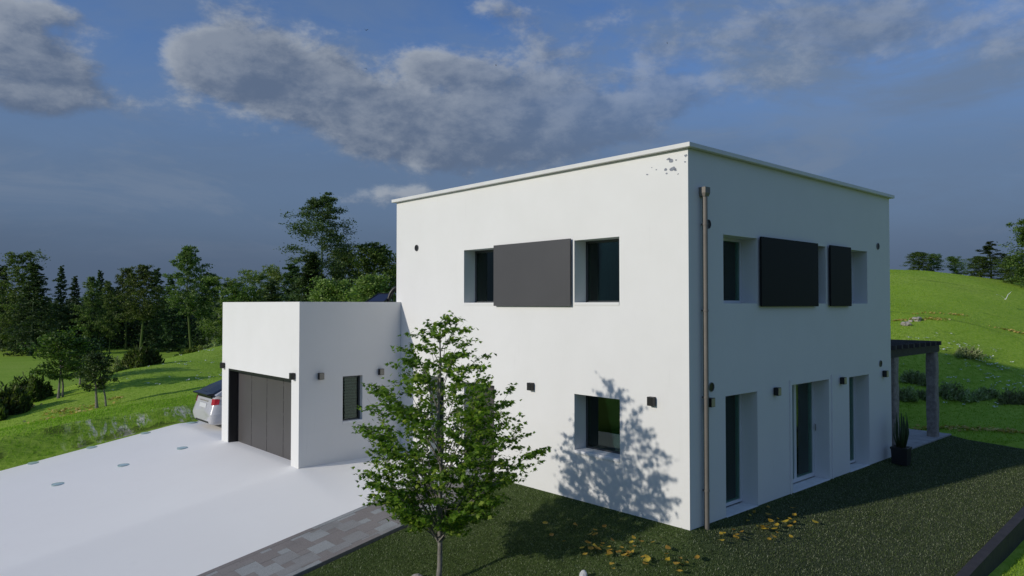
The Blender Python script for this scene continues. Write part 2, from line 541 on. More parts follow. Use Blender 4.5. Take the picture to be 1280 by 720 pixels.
def site_z(x, y):
    """level of the built surfaces, nan outside them"""
    z = np.full(x.shape, np.nan)
    def put(c, v):
        z[c] = v[c]
    put((x > -13) & (x < 0.2) & (y > PATH_Y1 - 0.1) & (y < DRV_Y1), z_drive(x, y))
    put((x > -13) & (x < 0.2) & (y > PATH_Y0 - 0.1) & (y <= PATH_Y1), z_path(x, y))
    put((x > -13) & (x <= 0.2) & (y > -3.35) & (y <= PATH_Y0 - 0.1), z_lawn(x, y))
    put((x > 0.2) & (x < 13.7) & (y > -3.35) & (y <= 0.3), z_lawn(x, y))
    put((x > 0.2) & (x < 13.2) & (y > 0.3) & (y <= 9.0), 0 * x)
    put((x > 0.2) & (x < 3.6) & (y > 9.0) & (y < 17.0), 0 * x)
    return z


def grid_lines(parts):
    a = []
    for s0, s1, st in parts:
        n = max(1, int(round((s1 - s0) / st))); a += list(np.linspace(s0, s1, n, endpoint=False))
    return np.array(a + [parts[-1][1]])


gx = np.concatenate([-np.geomspace(2500, 14, 22), grid_lines([(-13, 14, 0.3), (14, 60, 0.6)]), np.geomspace(63, 2500, 22)])
gy = np.concatenate([-np.geomspace(2500, 10.5, 22), grid_lines([(-10, 17.0, 0.3), (17.0, 20.0, 0.12), (20.0, 60, 0.6)]), np.geomspace(63, 2500, 26)])
X, Y = np.meshgrid(gx, gy)
Z = z_terrain(X, Y)
sz = site_z(X, Y)
Z = np.where(np.isnan(sz), Z, np.minimum(Z, sz - 0.22))
near = (Y >= DRV_Y1) & (Y < DRV_Y1 + 0.25) & (X > -13) & (X < -0.5)
Z = np.where(near, np.maximum(Z, z_drive(X, Y) + 0.02), Z)
nx, ny = len(gx), len(gy)
me = bpy.data.meshes.new('ground')
vv = np.stack([X, Y, Z], -1).reshape(-1, 3)
ii = np.arange(nx * ny).reshape(ny, nx)
ff = np.stack([ii[:-1, :-1], ii[:-1, 1:], ii[1:, 1:], ii[1:, :-1]], -1).reshape(-1, 4)
me.from_pydata(vv.tolist(), [], ff.tolist()); me.update()
me.polygons.foreach_set('use_smooth', [True] * len(me.polygons))


def meadow_material():
    m = bpy.data.materials.new('meadow_grass'); m.use_nodes = True
    k = NT(m.node_tree); b = k.n['Principled BSDF']
    t = k.new('ShaderNodeTexCoord').outputs['Object']
    big = k.noise(t, 0.16, 5, 0.6)
    fine = k.noise(t, 5.5, 6, 0.7)
    vf = k.noise(t, 28.0, 3, 0.7)
    c = k.ramp(big, [(0.30, (0.250, 0.390, 0.040)), (0.5, (0.315, 0.460, 0.055)), (0.72, (0.385, 0.490, 0.085))])
    c = k.mix(k.smooth(fine, 0.40, 0.66), c, (0.195, 0.345, 0.022))
    c = k.mix(k.m('MULTIPLY', k.smooth(vf, 0.52, 0.75), 0.5), c, (0.33, 0.47, 0.07))
    # bare chalky patches on the cut bank beside the drive
    s = k.new('ShaderNodeSeparateXYZ'); k.l.new(t, s.inputs[0])
    band = k.m('MULTIPLY', k.smooth(s.outputs[1], 17.36, 17.45), k.smooth(s.outputs[1], 18.20, 18.02))
    band = k.m('MULTIPLY', band, k.smooth(s.outputs[0], -10.0, -7.0))
    mp = k.new('ShaderNodeMapping'); mp.inputs['Scale'].default_value = (1.5, 0.5, 0.5); k.l.new(t, mp.inputs[0])
    chalk = k.m('MULTIPLY', k.smooth(s.outputs[0], -6.4, -4.6), k.smooth(s.outputs[0], -1.8, -2.6))
    rock = k.m('MULTIPLY', k.smooth(k.noise(mp.outputs[0], 1.9, 8, 0.74, 0.5), 0.48, 0.58), k.smooth(k.noise(t, 0.75, 2, 0.5), 0.43, 0.50))
    rk = k.ramp(k.noise(t, 9, 5, 0.7), [(0.3, (0.40, 0.36, 0.26)), (0.55, (0.90, 0.84, 0.70))])
    c = k.mix(k.m('MULTIPLY', k.m('MULTIPLY', band, rock), chalk), c, rk)
    soil = k.m('MULTIPLY', k.m('MULTIPLY', band, k.smooth(k.noise(t, 1.3, 5, 0.6), 0.50, 0.60)), 0.65)
    c = k.mix(soil, c, (0.055, 0.075, 0.018))
    south = k.m('MULTIPLY', k.smooth(s.outputs[1], -4.2, -6.2), k.smooth(s.outputs[0], 11.0, 6.0))  # unseen ground darkened to cut green bounce onto the shaded wall
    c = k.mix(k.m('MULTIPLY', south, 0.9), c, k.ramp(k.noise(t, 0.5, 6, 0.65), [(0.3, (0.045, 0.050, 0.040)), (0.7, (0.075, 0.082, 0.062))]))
    # worn sheep-tracks on the hill
    hill = k.smooth(s.outputs[0], 17.0, 22.0)
    mp2 = k.new('ShaderNodeMapping'); mp2.inputs['Scale'].default_value = (0.55, 0.12, 0.3); k.l.new(t, mp2.inputs[0])
    trk = k.smooth(k.noise(mp2.outputs[0], 1.6, 5, 0.6, 0.4), 0.58, 0.66)
    c = k.mix(k.m('MULTIPLY', k.m('MULTIPLY', hill, trk), 0.55), c, (0.085, 0.150, 0.016))
    k.put(b.inputs['Base Color'], c)
    b.inputs['Roughness'].default_value = 0.9
    b.inputs['Specular IOR Level'].default_value = 0.15
    bn = k.new('ShaderNodeBump'); bn.inputs['Strength'].default_value = 0.55; bn.inputs['Distance'].default_value = 0.05
    k.put(bn.inputs['Height'], k.m('ADD', k.noise(t, 4, 6, 0.7), k.m('MULTIPLY', k.noise(t, 30, 3, 0.7), 0.4)))
    k.l.new(bn.outputs[0], b.inputs['Normal'])
    return m


M_MEADOW = meadow_material()
me.materials.append(M_MEADOW)
tag(link(me, 'ground'), kind='structure')


def sheet(name, x0, x1, y0, y1, zf, m, step=0.25, dz=0.0, skirt=0.35, thick=True):
    xs = np.linspace(x0, x1, max(2, int((x1 - x0) / step) + 1)); ys = np.linspace(y0, y1, max(2, int((y1 - y0) / step) + 1))
    A, B = np.meshgrid(xs, ys); Cz = zf(A, B) + dz
    mb = MB(); n0, n1 = len(xs), len(ys)
    mb.v = np.stack([A, B, Cz], -1).reshape(-1, 3).tolist()
    mb.f = [(j * n0 + i, j * n0 + i + 1, (j + 1) * n0 + i + 1, (j + 1) * n0 + i) for j in range(n1 - 1) for i in range(n0 - 1)]
    ring = [i for i in range(n0)] + [j * n0 + n0 - 1 for j in range(1, n1)] + [(n1 - 1) * n0 + i for i in range(n0 - 2, -1, -1)] + [j * n0 for j in range(n1 - 2, 0, -1)]
    base = len(mb.v); nr = len(ring)
    for r_ in ring: v = mb.v[r_]; mb.v.append(list(v))
    for r_ in ring: v = mb.v[r_]; mb.v.append([v[0], v[1], v[2] - skirt])
    for a in range(nr):
        b_ = (a + 1) % nr; mb.f.append((base + a, base + b_, base + nr + b_, base + nr + a))
    return mb


def drive_material():
    m = bpy.data.materials.new('pale_concrete'); m.use_nodes = True
    k = NT(m.node_tree); b = k.n['Principled BSDF']
    t = k.new('ShaderNodeTexCoord').outputs['Object']
    a = k.ramp(k.noise(t, 0.35, 6, 0.6), [(0.3, (0.90, 0.88, 0.85)), (0.7, (0.93, 0.915, 0.885))])
    st = k.smooth(k.noise(t, 1.4, 8, 0.7, 0.6), 0.58, 0.78)
    a = k.mix(k.m('MULTIPLY', st, 0.16), a, (0.66, 0.66, 0.65))
    sp_ = k.smooth(k.noise(t, 55, 2, 0.6), 0.66, 0.75)
    a = k.mix(k.m('MULTIPLY', sp_, 0.14), a, (0.5, 0.5, 0.5))
    k.put(b.inputs['Base Color'], a)
    b.inputs['Roughness'].default_value = 0.75
    b.inputs['Specular IOR Level'].default_value = 0.3
    bn = k.new('ShaderNodeBump'); bn.inputs['Strength'].default_value = 0.12; bn.inputs['Distance'].default_value = 0.004
    k.put(bn.inputs['Height'], k.noise(t, 70, 3, 0.7)); k.l.new(bn.outputs[0], b.inputs['Normal'])
    return m


def lawn_material():
    m = bpy.data.materials.new('lawn_turf'); m.use_nodes = True
    k = NT(m.node_tree); b = k.n['Principled BSDF']
    t = k.new('ShaderNodeTexCoord').outputs['Object']
    s = k.new('ShaderNodeSeparateXYZ'); k.l.new(t, s.inputs[0])
    # the turf beside the long side is greyer and drier than the turf in front
    dry = k.m('MULTIPLY', k.smooth(s.outputs[0], -1.0, 1.2), k.smooth(s.outputs[1], 0.3, -0.4))
    big = k.noise(t, 0.8, 5, 0.6)
    g1 = k.ramp(big, [(0.3, (0.062, 0.098, 0.024)), (0.7, (0.105, 0.150, 0.042))])
    g2 = k.ramp(big, [(0.3, (0.078, 0.094, 0.050)), (0.7, (0.110, 0.126, 0.072))])
    c = k.mix(dry, g1, g2)
    c = k.mix(k.smooth(k.noise(t, 26, 5, 0.8), 0.46, 0.62), c, (0.026, 0.042, 0.014))
    c = k.mix(k.m('MULTIPLY', k.smooth(k.noise(t, 44, 3, 0.7), 0.60, 0.68), 0.75), c, (0.25, 0.28, 0.18))
    k.put(b.inputs['Base Color'], c)
    b.inputs['Roughness'].default_value = 0.95
    b.inputs['Specular IOR Level'].default_value = 0.1
    bn = k.new('ShaderNodeBump'); bn.inputs['Strength'].default_value = 1.0; bn.inputs['Distance'].default_value = 0.03
    k.put(bn.inputs['Height'], k.noise(t, 40, 4, 0.75)); k.l.new(bn.outputs[0], b.inputs['Normal'])
    return m


M_LAWN = lawn_material()
lx = grid_lines([(-13, 0, 0.25), (0, 13.25, 0.25)]); ly = grid_lines([(-3.1, 0, 0.155), (0, PATH_Y0 - 0.02, 0.2)])
A_, B_ = np.meshgrid(lx, ly)
L_ = z_lawn(A_, B_) - 0.05 + np.where((A_ > -0.4) & (B_ > -0.4), 0.05 * np.clip(1 - np.maximum(np.maximum(-A_, -B_), 0) * 2.5, 0, 1), 0)
mb = MB(); n0, n1 = len(lx), len(ly); mb.v = np.stack([A_, B_, L_], -1).reshape(-1, 3).tolist()
mb.f = [(j * n0 + i, j * n0 + i + 1, (j + 1) * n0 + i + 1, (j + 1) * n0 + i) for j in range(n1 - 1) for i in range(n0 - 1) if lx[i] < -0.01 or ly[j] < -0.01]
tag(mb.build('lawn', M_LAWN, smooth=True), kind='structure')
tag(sheet('driveway', -13, 0.0, PATH_Y1 + 0.004, DRV_Y1, z_drive, None, 0.12, 0.0).build('driveway', drive_material(), smooth=True), kind='structure')


def paver_material():
    m = bpy.data.materials.new('grey_pavers'); m.use_nodes = True
    k = NT(m.node_tree); b = k.n['Principled BSDF']
    t = k.new('ShaderNodeTexCoord').outputs['Object']
    g = k.new('ShaderNodeNewGeometry')
    c = k.ramp(g.outputs['Random Per Island'], [(0.0, (0.235, 0.215, 0.205)), (0.32, (0.250, 0.232, 0.222)), (0.62, (0.275, 0.275, 0.272)), (0.80, (0.325, 0.340, 0.340))], 'CONSTANT')
    n = k.noise(t, 60, 5, 0.75)
    c = k.mix(k.smooth(n, 0.40, 0.72), c, k.mix(1.0, c, (0.62, 0.60, 0.60, 1), 'MULTIPLY'))
    st = k.smooth(k.noise(t, 1.1, 6, 0.65), 0.5, 0.75)
    c = k.mix(k.m('MULTIPLY', st, 0.35), c, (0.10, 0.10, 0.09))
    k.put(b.inputs['Base Color'], c); b.inputs['Roughness'].default_value = 0.85
    bn = k.new('ShaderNodeBump'); bn.inputs['Strength'].default_value = 0.5; bn.inputs['Distance'].default_value = 0.006
    k.put(bn.inputs['Height'], n); k.l.new(bn.outputs[0], b.inputs['Normal'])
    return m


# path: big and small square slabs in a pinwheel bond on a dark bed
M_PAVE = paver_material()
mb = MB(); a_, b_ = 0.40, 0.20
for i in range(-80, 80):
    for j in range(-80, 80):
        ox, oy = i * a_ - j * b_, i * b_ + j * a_
        for (x0, y0, w) in ((ox, oy, a_), (ox + a_, oy, b_)):
            x1, y1 = x0 + w, y0 + w
            X0, X1 = max(x0, -11.0 - PATH_Y0), min(x1, -0.0 - PATH_Y0 + 4.77); Y0, Y1 = max(y0, 0.14), min(y1, PATH_Y1 - PATH_Y0 - 0.14)
            if X1 - X0 < 0.02 or Y1 - Y0 < 0.02: continue
            g_ = 0.0015; X0 += g_; X1 -= g_; Y0 += g_; Y1 -= g_
            if X0 > -0.02 or X0 < -11: continue
            X1 = min(X1, -0.01)
            zz = lambda x: SLOPE * x
            p = [(X0, Y0), (X1, Y0), (X1, Y1), (X0, Y1)]
            dz = random.uniform(-0.002, 0.002)
            mb.hexa([(x, y + PATH_Y0, zz(x) - 0.03) for x, y in p] + [(x, y + PATH_Y0, zz(x) + 0.008 + dz) for x, y in p])
for k_ in range(18):                                   # edging course down both sides
    for y0, y1 in ((PATH_Y0 + 0.003, PATH_Y0 + 0.136), (PATH_Y1 - 0.136, PATH_Y1 - 0.003)):
        x0, x1 = -11 + k_ * 0.61, -11 + k_ * 0.61 + 0.608
        if x1 < -0.01: mb.hexa([(x, y, SLOPE * x + dz) for dz in (-0.03, 0.009) for x, y in ((x0, y0), (x1, y0), (x1, y1), (x0, y1))])
path = tag(mb.build('path', M_PAVE), kind='structure')
sheet('path_bed', -11.2, -0.0, PATH_Y0, PATH_Y1, z_path, None, 0.5, -0.006).build('path_bed', mat('mortar', (0.19, 0.18, 0.17), 0.9, var=0.2, vscale=20), parent=path)

# terrace behind the house, kerb along the lawn
mb = MB()
for i in range(8):
    for j in range(10):
        mb.box(8.82 + i * 0.56, 8.82 + i * 0.56 + 0.553, 0.0 + j * 0.62, j * 0.62 + 0.613, -0.3, 0.035)
tag(mb.build('terrace', mat('terrace_slabs', (0.36, 0.355, 0.345), 0.8, var=0.22, vscale=4, bump=0.2, bscale=40)), kind='structure')
mb = MB()
xs = np.linspace(-9, 13.4, 46)
for i in range(len(xs) - 1):
    p = []
    for dz in (-0.55, 0.06):
        for x, y in ((xs[i] + 0.002, -3.27), (xs[i + 1] - 0.002, -3.27), (xs[i + 1] - 0.002, -3.10), (xs[i] + 0.002, -3.10)):
            p.append((x, y, float(z_lawn(np.array(x), np.array(-3.1))) + dz))
    mb.hexa(p)
tag(mb.build('kerb', mat('dark_kerb', (0.040, 0.036, 0.038), 0.7, var=0.25, vscale=5, bump=0.2)), kind='structure')

# ------------------------------------------------------------------ the house
LX, LY, H, TH = 8.81, 9.01, 6.50, 0.40
house = thing('house', 'white rendered two storey flat roofed house with dark sliding shutters', 'house', (0, 0, 0))
A_HOLES = [(4.86, 6.157, 3.843, 5.088), (1.51, 2.648, 3.843, 5.088), (1.51, 2.656, 0.945, 2.062), (6.93, 7.50, -0.03, 2.065), (5.067, 6.15, -0.03, 2.02)]
B_HOLES = [(1.09, 2.285, 3.843, 5.09), (4.05, 5.21, 3.843, 5.09), (6.25, 7.42, 3.843, 5.09), (1.13, 2.252, -0.02, 2.165), (3.635, 5.31, -0.02, 2.185), (6.345, 7.452, -0.02, 2.155)]
wall_mesh('x', 0.0, TH, 0.0, LY, -0.7, H, A_HOLES).build('wall', M_REND, house)
wall_mesh('y', 0.0, TH, TH, LX, -0.7, H, B_HOLES).build('wall', M_REND, house)
wall_mesh('x', LX, LX - TH, TH, LY, -0.7, H, [(1.5, 4.0, 0.03, 2.2), (5.0, 6.5, 3.84, 5.09)]).build('wall', M_REND, house)
wall_mesh('y', LY, LY - TH, TH, LX - TH, -0.7, H, [(4.0, 5.2, 3.84, 5.09)]).build('wall', M_REND, house)
MB().box(TH + 0.002, LX - TH - 0.002, TH + 0.002, LY - TH - 0.002, 6.22, 6.40).build('roof', mat('roof_gravel', (0.30, 0.29, 0.28), 0.9, var=0.2, vscale=20), house)
mb = MB(); o_ = 0.10
mb.box(-o_, 0.46, -o_, LY + o_, H + 0.004, H + 0.082)
mb.box(0.462, LX - 0.462, -o_, 0.46, H + 0.004, H + 0.082)
mb.box(LX - 0.46, LX + o_, -o_, LY + o_, H + 0.004, H + 0.082)
mb.box(0.462, LX - 0.462, LY - 0.46, LY + o_, H + 0.004, H + 0.082)
mb.build('coping', M_COP, house, bevel=0.006)
MB().box(TH + 0.003, LX - TH - 0.003, TH + 0.003, LY - TH - 0.003, -0.30, -0.025).build('floor', M_FLOOR, house)
MB().box(TH + 0.003, LX - TH - 0.003, TH + 0.003, LY - TH - 0.003, 2.72, 3.02).build('floor', M_FLOOR, house)
mb = MB()
for z0, z1 in ((-0.02, 2.715), (3.025, 6.215)):
    mb.box(4.6, 4.72, 4.2, LY - TH - 0.01, z0, z1)
    mb.box(TH + 0.01, 4.59, 4.08, 4.19, z0, z1)
mb.box(3.05, 3.15, TH + 0.01, 4.07, 3.025, 6.215)
mb.build('partition_wall', M_INT, house)

DEPTH = 0.335                                          # how far the frames sit back in the wall


def window(axis, u0, u1, z0, z1, parent, m_frame, m_pane, fw=0.055, mullions=(), transoms=(), depth=DEPTH, plane=0.0, sgn=1, handle=False):
    """frame ring and bars, with a pane as a sub-part"""
    a0, a1 = plane + sgn * depth, plane + sgn * (depth + 0.06)
    lo, hi = min(a0, a1), max(a0, a1)
    mb = MB(); g = 0.003
    def bx(ua, ub, za, zb):
        if axis == 'x': mb.box(lo, hi, ua, ub, za, zb)
        else: mb.box(ua, ub, lo, hi, za, zb)
    bx(u0 + g, u0 + fw, z0 + g, z1 - g); bx(u1 - fw, u1 - g, z0 + g, z1 - g)
    bx(u0 + fw, u1 - fw, z0 + g, z0 + fw); bx(u0 + fw, u1 - fw, z1 - fw, z1 - g)
    for m_ in mullions: bx(m_ - fw * 0.6, m_ + fw * 0.6, z0 + fw, z1 - fw)
    for t_ in transoms:
        bx(u0 + fw, u1 - fw, t_ - fw * 0.5, t_ + fw * 0.5)
    f = mb.build('window', m_frame, parent)
    mid = (lo + hi) / 2; pb = MB()
    if axis == 'x': pb.box(mid - 0.008, mid + 0.008, u0 + fw * 0.6, u1 - fw * 0.6, z0 + fw * 0.6, z1 - fw * 0.6)
    else: pb.box(u0 + fw * 0.6, u1 - fw * 0.6, mid - 0.008, mid + 0.008, z0 + fw * 0.6, z1 - fw * 0.6)
    pb.build('pane', m_pane, f)
    if handle:
        hb = MB(); uu = u1 - fw * 0.5; zz = (z0 + z1) / 2
        p0 = [(uu, 0, zz - 0.06), (uu, 0, zz + 0.06)]
        pts = [(uu, lo - 0.045, zz - 0.07), (uu, lo - 0.045, zz + 0.07)] if axis == 'y' else [(lo - 0.045, uu, zz - 0.07), (lo - 0.045, uu, zz + 0.07)]
        hb.tube(pts, 0.011, 6); hb.build('handle', M_LAMPG, f)
    return f


window('x', 4.86, 6.157, 3.843, 5.088, house, M_FRAMED, M_GLASSD)
window('x', 1.51, 2.648, 3.843, 5.088, house, M_FRAMED, M_GLASSD, fw=0.05)
window('x', 1.51, 2.656, 0.945, 2.062, house, M_FRAMED, M_GLASSD, fw=0.05)
window('x', 6.93, 7.50, -0.03, 2.065, house, M_FRAMED, M_GLASSD, depth=0.24)
window('y', 1.09, 2.285, 3.843, 5.09, house, M_FRAME, M_GLASS)
window('y', 4.05, 5.21, 3.843, 5.09, house, M_FRAME, M_GLASS)
window('y', 6.25, 7.42, 3.843, 5.09, house, M_FRAME, M_GLASS)
window('y', 1.13, 2.252, 0.02, 2.165, house, M_FRAME, M_GLASS, fw=0.06)
window('y', 3.635, 5.31, 0.02, 2.185, house, M_FRAME, M_GLASS, fw=0.085, mullions=(4.42,), handle=True)
window('y', 6.345, 7.452, 0.02, 2.155, house, M_FRAME, M_GLASS, fw=0.06)
# front door: dark leaf with planked face, glazed strip and bar handle
dr = wall_mesh('x', 0.25, 0.31, 5.07, 6.147, -0.025, 2.017, [(5.75, 5.93, 0.25, 1.85)])
door = dr.build('door', mat('door_dark', (0.060, 0.055, 0.055), 0.4, var=0.08), house)
MB().box(0.275, 0.285, 5.752, 5.928, 0.252, 1.848).build('pane', M_GLASSD, door)
MB().tube([(0.20, 5.22, 0.75), (0.20, 5.22, 1.35)], 0.015, 8).tube([(0.20, 5.22, 0.80), (0.252, 5.22, 0.80)], 0.010, 6).tube([(0.20, 5.22, 1.30), (0.252, 5.22, 1.30)], 0.010, 6).build('handle', M_FRAME, door)
# stone sills
for (u0, u1, z) in ((1.13, 2.252, -0.02), (3.635, 5.31, -0.02), (6.345, 7.452, -0.02)):
    MB().box(u0 + 0.003, u1 - 0.003, 0.0 - 0.012, DEPTH - 0.004, z - 0.04, z + 0.022).build('sill', M_STONE, house, bevel=0.004)
MB().box(-0.02, DEPTH - 0.004, 1.513, 2.653, 0.905, 0.966).build('sill', M_STONE, house, bevel=0.004)
for (a, b) in ((4.86, 6.157), (1.51, 2.648)):
    MB().box(-0.012, DEPTH - 0.004, a + 0.003, b - 0.003, 3.81, 3.863).build('sill', M_REND, house)
# slim trim round the garden door
for x0 in (3.515, 5.42): MB().box(x0, x0 + 0.03, -0.022, -0.001, -0.12, 2.285).build('door_trim', M_REND, house)
# sliding shutters hung in front of the render
def shutter(axis, u0, u1, z0, z1, m):
    mb = MB()
    if axis == 'x': mb.box(-0.075, -0.035, u0, u1, z0, z1)
    else: mb.box(u0, u1, -0.075, -0.035, z0, z1)
    s_ = mb.build('shutter', m, house, bevel=0.004)
    for f in (0.12, 0.88):
        c = u0 + (u1 - u0) * f
        for za, zb in ((z1 - 0.06, z1 - 0.02), (z0, z0 + 0.03)):
            r = MB()
            if axis == 'x': r.box(-0.036, 0.004, c - 0.03, c + 0.03, za, zb)
            else: r.box(c - 0.03, c + 0.03, -0.036, 0.004, za, zb)
            r.build('bracket', M_BLACK, s_)
shutter('x', 2.70, 5.015, 3.79, 5.128, M_SHUT)
shutter('y', 2.315, 4.695, 3.783, 5.125, M_SHUT2)
shutter('y', 5.292, 6.35, 3.783, 5.125, M_SHUT2)
# round vents: collar with a dark throat
def vent(axis, u, z, r=0.075):
    mb = MB(); n = 20
    def P(t, rad, d):
        return (-d, u + rad * math.cos(t), z + rad * math.sin(t)) if axis == 'x' else (u + rad * math.cos(t), -d, z + rad * math.sin(t))
    for i in range(n):
        t0, t1 = 2 * math.pi * i / n, 2 * math.pi * (i + 1) / n
        mb.poly([P(t0, r * 1.12, 0.002), P(t1, r * 1.12, 0.002), P(t1, r * 1.08, 0.016), P(t0, r * 1.08, 0.016)])
        mb.poly([P(t0, r * 1.08, 0.016), P(t1, r * 1.08, 0.016), P(t1, r, 0.016), P(t0, r, 0.016)])
        mb.poly([P(t0, r, 0.016), P(t1, r, 0.016), P(t1, r * 0.97, 0.004), P(t0, r * 0.97, 0.004)])
    o = mb.build('vent', mat('vent_grey', (0.20, 0.20, 0.21), 0.5), house)
    d = MB(); d.poly([P(2 * math.pi * i / n, r * 0.975, 0.0045) for i in range(n)])
    d.build('throat', M_BLACK, o)
vent('x', 8.084, 5.254)
for u, z in ((0.60, 5.24), (8.06, 5.25), (0.67, 2.37), (8.145, 2.37)): vent('y', u, z)
# downpipe with hopper head
mb = MB(); mb.tube([(0.39, -0.075, -0.22), (0.39, -0.075, 5.70)], 0.046, 14)
pipe = mb.build('downpipe', M_PIPE, house, smooth=False)
mb = MB(); mb.hexa([(0.335, -0.115, 5.70), (0.445, -0.115, 5.70), (0.445, -0.002, 5.70), (0.335, -0.002, 5.70), (0.315, -0.135, 5.76), (0.465, -0.135, 5.76), (0.465, -0.002, 5.76), (0.315, -0.002, 5.76)])
mb.box(0.315, 0.465, -0.135, -0.002, 5.76, 5.86); mb.build('hopper', M_PIPE, pipe)
for z in (0.6, 2.2, 3.7, 5.2): MB().tube([(0.39, -0.075, z), (0.39, -0.075, z + 0.035)], 0.053, 14).box(0.375, 0.405, -0.05, -0.002, z + 0.005, z + 0.03).build('clip', M_PIPE, pipe)
# drifting leaf shadows painted as grey flecks below the coping corner
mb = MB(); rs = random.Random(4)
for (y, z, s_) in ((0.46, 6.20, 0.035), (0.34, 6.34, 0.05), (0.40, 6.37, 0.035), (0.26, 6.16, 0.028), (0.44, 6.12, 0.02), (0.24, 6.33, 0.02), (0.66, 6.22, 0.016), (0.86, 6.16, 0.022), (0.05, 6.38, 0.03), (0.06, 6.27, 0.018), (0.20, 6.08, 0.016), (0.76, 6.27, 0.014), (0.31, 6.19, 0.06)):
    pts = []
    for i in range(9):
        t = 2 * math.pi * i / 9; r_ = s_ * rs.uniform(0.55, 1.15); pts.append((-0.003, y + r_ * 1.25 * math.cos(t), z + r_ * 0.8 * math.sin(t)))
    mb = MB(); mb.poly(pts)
    mb.build('shadow_fleck', mat('fleck_shadow_grey', (0.26, 0.28, 0.33), 0.9, var=0.2, vscale=30), house)

# ------------------------------------------------------------------ the garage
GX, GY0, GY1, GH = -2.82, 8.79, 13.59, 3.885
gar = thing('garage', 'white rendered single storey flat roofed garage joined to the house', 'garage', (GX, GY0, 0))
def gl(mb, name, m, parent=None, **k):
    mb.v = [(v[0] - GX, v[1] - GY0, v[2]) for v in mb.v]
    return mb.build(name, m, parent or gar, **k)
def gl2(mb, name, m, parent, **k):
    mb.v = [(v[0] - GX, v[1] - GY0, v[2]) for v in mb.v]
    return mb.build(name, m, parent, **k)
GD = (9.19, 13.12, -0.05, 2.045)
gl(wall_mesh('x', GX, GX + 0.30, GY0, GY1, -0.6, GH, [GD]), 'wall', M_REND)
gl(wall_mesh('y', GY0, GY0 + 0.215, GX + 0.30, -0.003, -0.6, GH, [(-1.68, -1.133, 0.95, 2.062)]), 'wall', M_REND)
gl(wall_mesh('y', GY1, GY1 - 0.3, GX + 0.30, 3.6, -0.6, GH, []), 'wall', M_REND)
gl(wall_mesh('x', 3.6, 3.3, 9.03, GY1 - 0.3, -0.6, GH, []), 'wall', M_REND)
gl(wall_mesh('y', 9.03, 9.2, 0.0, 3.3, -0.6, GH, []), 'wall', M_REND)
gl(MB().box(GX + 0.303, 3.297, 9.21, GY1 - 0.303, 3.35, 3.55), 'roof', mat('roof_gravel', (0.3, 0.29, 0.28)))
gl(MB().box(GX + 0.31, 3.29, 9.21, GY1 - 0.31, -0.3, -0.01), 'floor', M_FLOOR)
gdoor = gl(MB().box(GX + 0.275, GX + 0.295, GD[0] + 0.002, GD[1] - 0.002, -0.04, GD[3] - 0.002), 'garage_door', M_BLACK)
w_ = (GD[1] - GD[0]) / 4
for i in range(4):
    gl2(MB().box(GX + 0.255, GX + 0.274, GD[0] + i * w_ + 0.010, GD[0] + (i + 1) * w_ - 0.010, -0.03, GD[3] - 0.02), 'door_panel', M_GDOOR, gdoor, bevel=0.003)
for i in range(1, 4):
    for k_ in range(5): gl2(MB().box(GX + 0.258, GX + 0.2735, GD[0] + i * w_ - 0.009, GD[0] + i * w_ + 0.009, 0.33 + k_ * 0.36, 0.38 + k_ * 0.36), 'hinge', M_GDOOR, gdoor)
gl2(MB().box(GX + 0.012, GX + 0.254, GD[1] - 0.05, GD[1] - 0.002, -0.03, GD[3] - 0.06), 'door_track', M_BLACK, gdoor)
gl2(MB().box(GX + 0.012, GX + 0.254, GD[0] + 0.003, GD[1] - 0.002, GD[3] - 0.055, GD[3] - 0.003), 'door_track', M_BLACK, gdoor)
gw = window('y', -1.68, -1.133, 0.95, 2.062, gar, M_FRAMED, M_GLASSD, fw=0.045, depth=0.12, plane=GY0)
for o in [gw] + list(gw.children):
    for v in o.data.vertices: v.co.x -= GX; v.co.y -= GY0
mb = MB()
for i in range(14): mb.hexa([(-1.63, GY0 + 0.20, 1.0 + i * 0.074), (-1.18, GY0 + 0.20, 1.0 + i * 0.074), (-1.18, GY0 + 0.205, 1.0 + i * 0.074), (-1.63, GY0 + 0.205, 1.0 + i * 0.074),
                             (-1.63, GY0 + 0.185, 1.045 + i * 0.074), (-1.18, GY0 + 0.185, 1.045 + i * 0.074), (-1.18, GY0 + 0.19, 1.045 + i * 0.074), (-1.63, GY0 + 0.19, 1.045 + i * 0.074)])
gl2(mb, 'blind', mat('blind_grey', (0.13, 0.14, 0.13), 0.6), gw)
gl(MB().box(-1.677, -1.136, GY0 - 0.014, GY0 + 0.118, 0.915, 0.964), 'sill', M_STONE)

# a dark tilted panel on a bracket, standing on the garage roof behind the parapet
solar = thing('solar_panel', 'dark blue tilted panel on a black frame above the garage roof', 'solar panel', (1.95, 12.45, 3.55), R(YAW - 90))
SPX = [(-0.74, 0.0, 0.34), (-0.16, 0.0, 0.34), (0.06, 0.42, 0.62), (-0.40, 0.42, 0.62)]
mb = MB(); mb.hexa([(x, y, z - 0.03) for x, y, z in SPX] + SPX)
mb.build('panel', mat('panel_blue', (0.030, 0.042, 0.090), 0.25), solar)
mb = MB()
for i in range(4): mb.tube([SPX[i], SPX[(i + 1) % 4]], 0.022, 6)
for i in range(4): mb.tube([SPX[i], (SPX[i][0], SPX[i][1] + 0.02, 0.0)], 0.022, 6)
mb.build('frame', M_BLACK, solar)
MB().tube([(-0.12, 0.2, 0.0), (-0.05, 0.2, 0.40), (0.02, 0.2, 0.62), (0.13, 0.2, 0.76), (0.30, 0.2, 0.82), (0.50, 0.2, 0.80)], [0.05, 0.05, 0.055, 0.075, 0.085, 0.06], 10).build('arm', M_BLACK, solar, smooth=True)

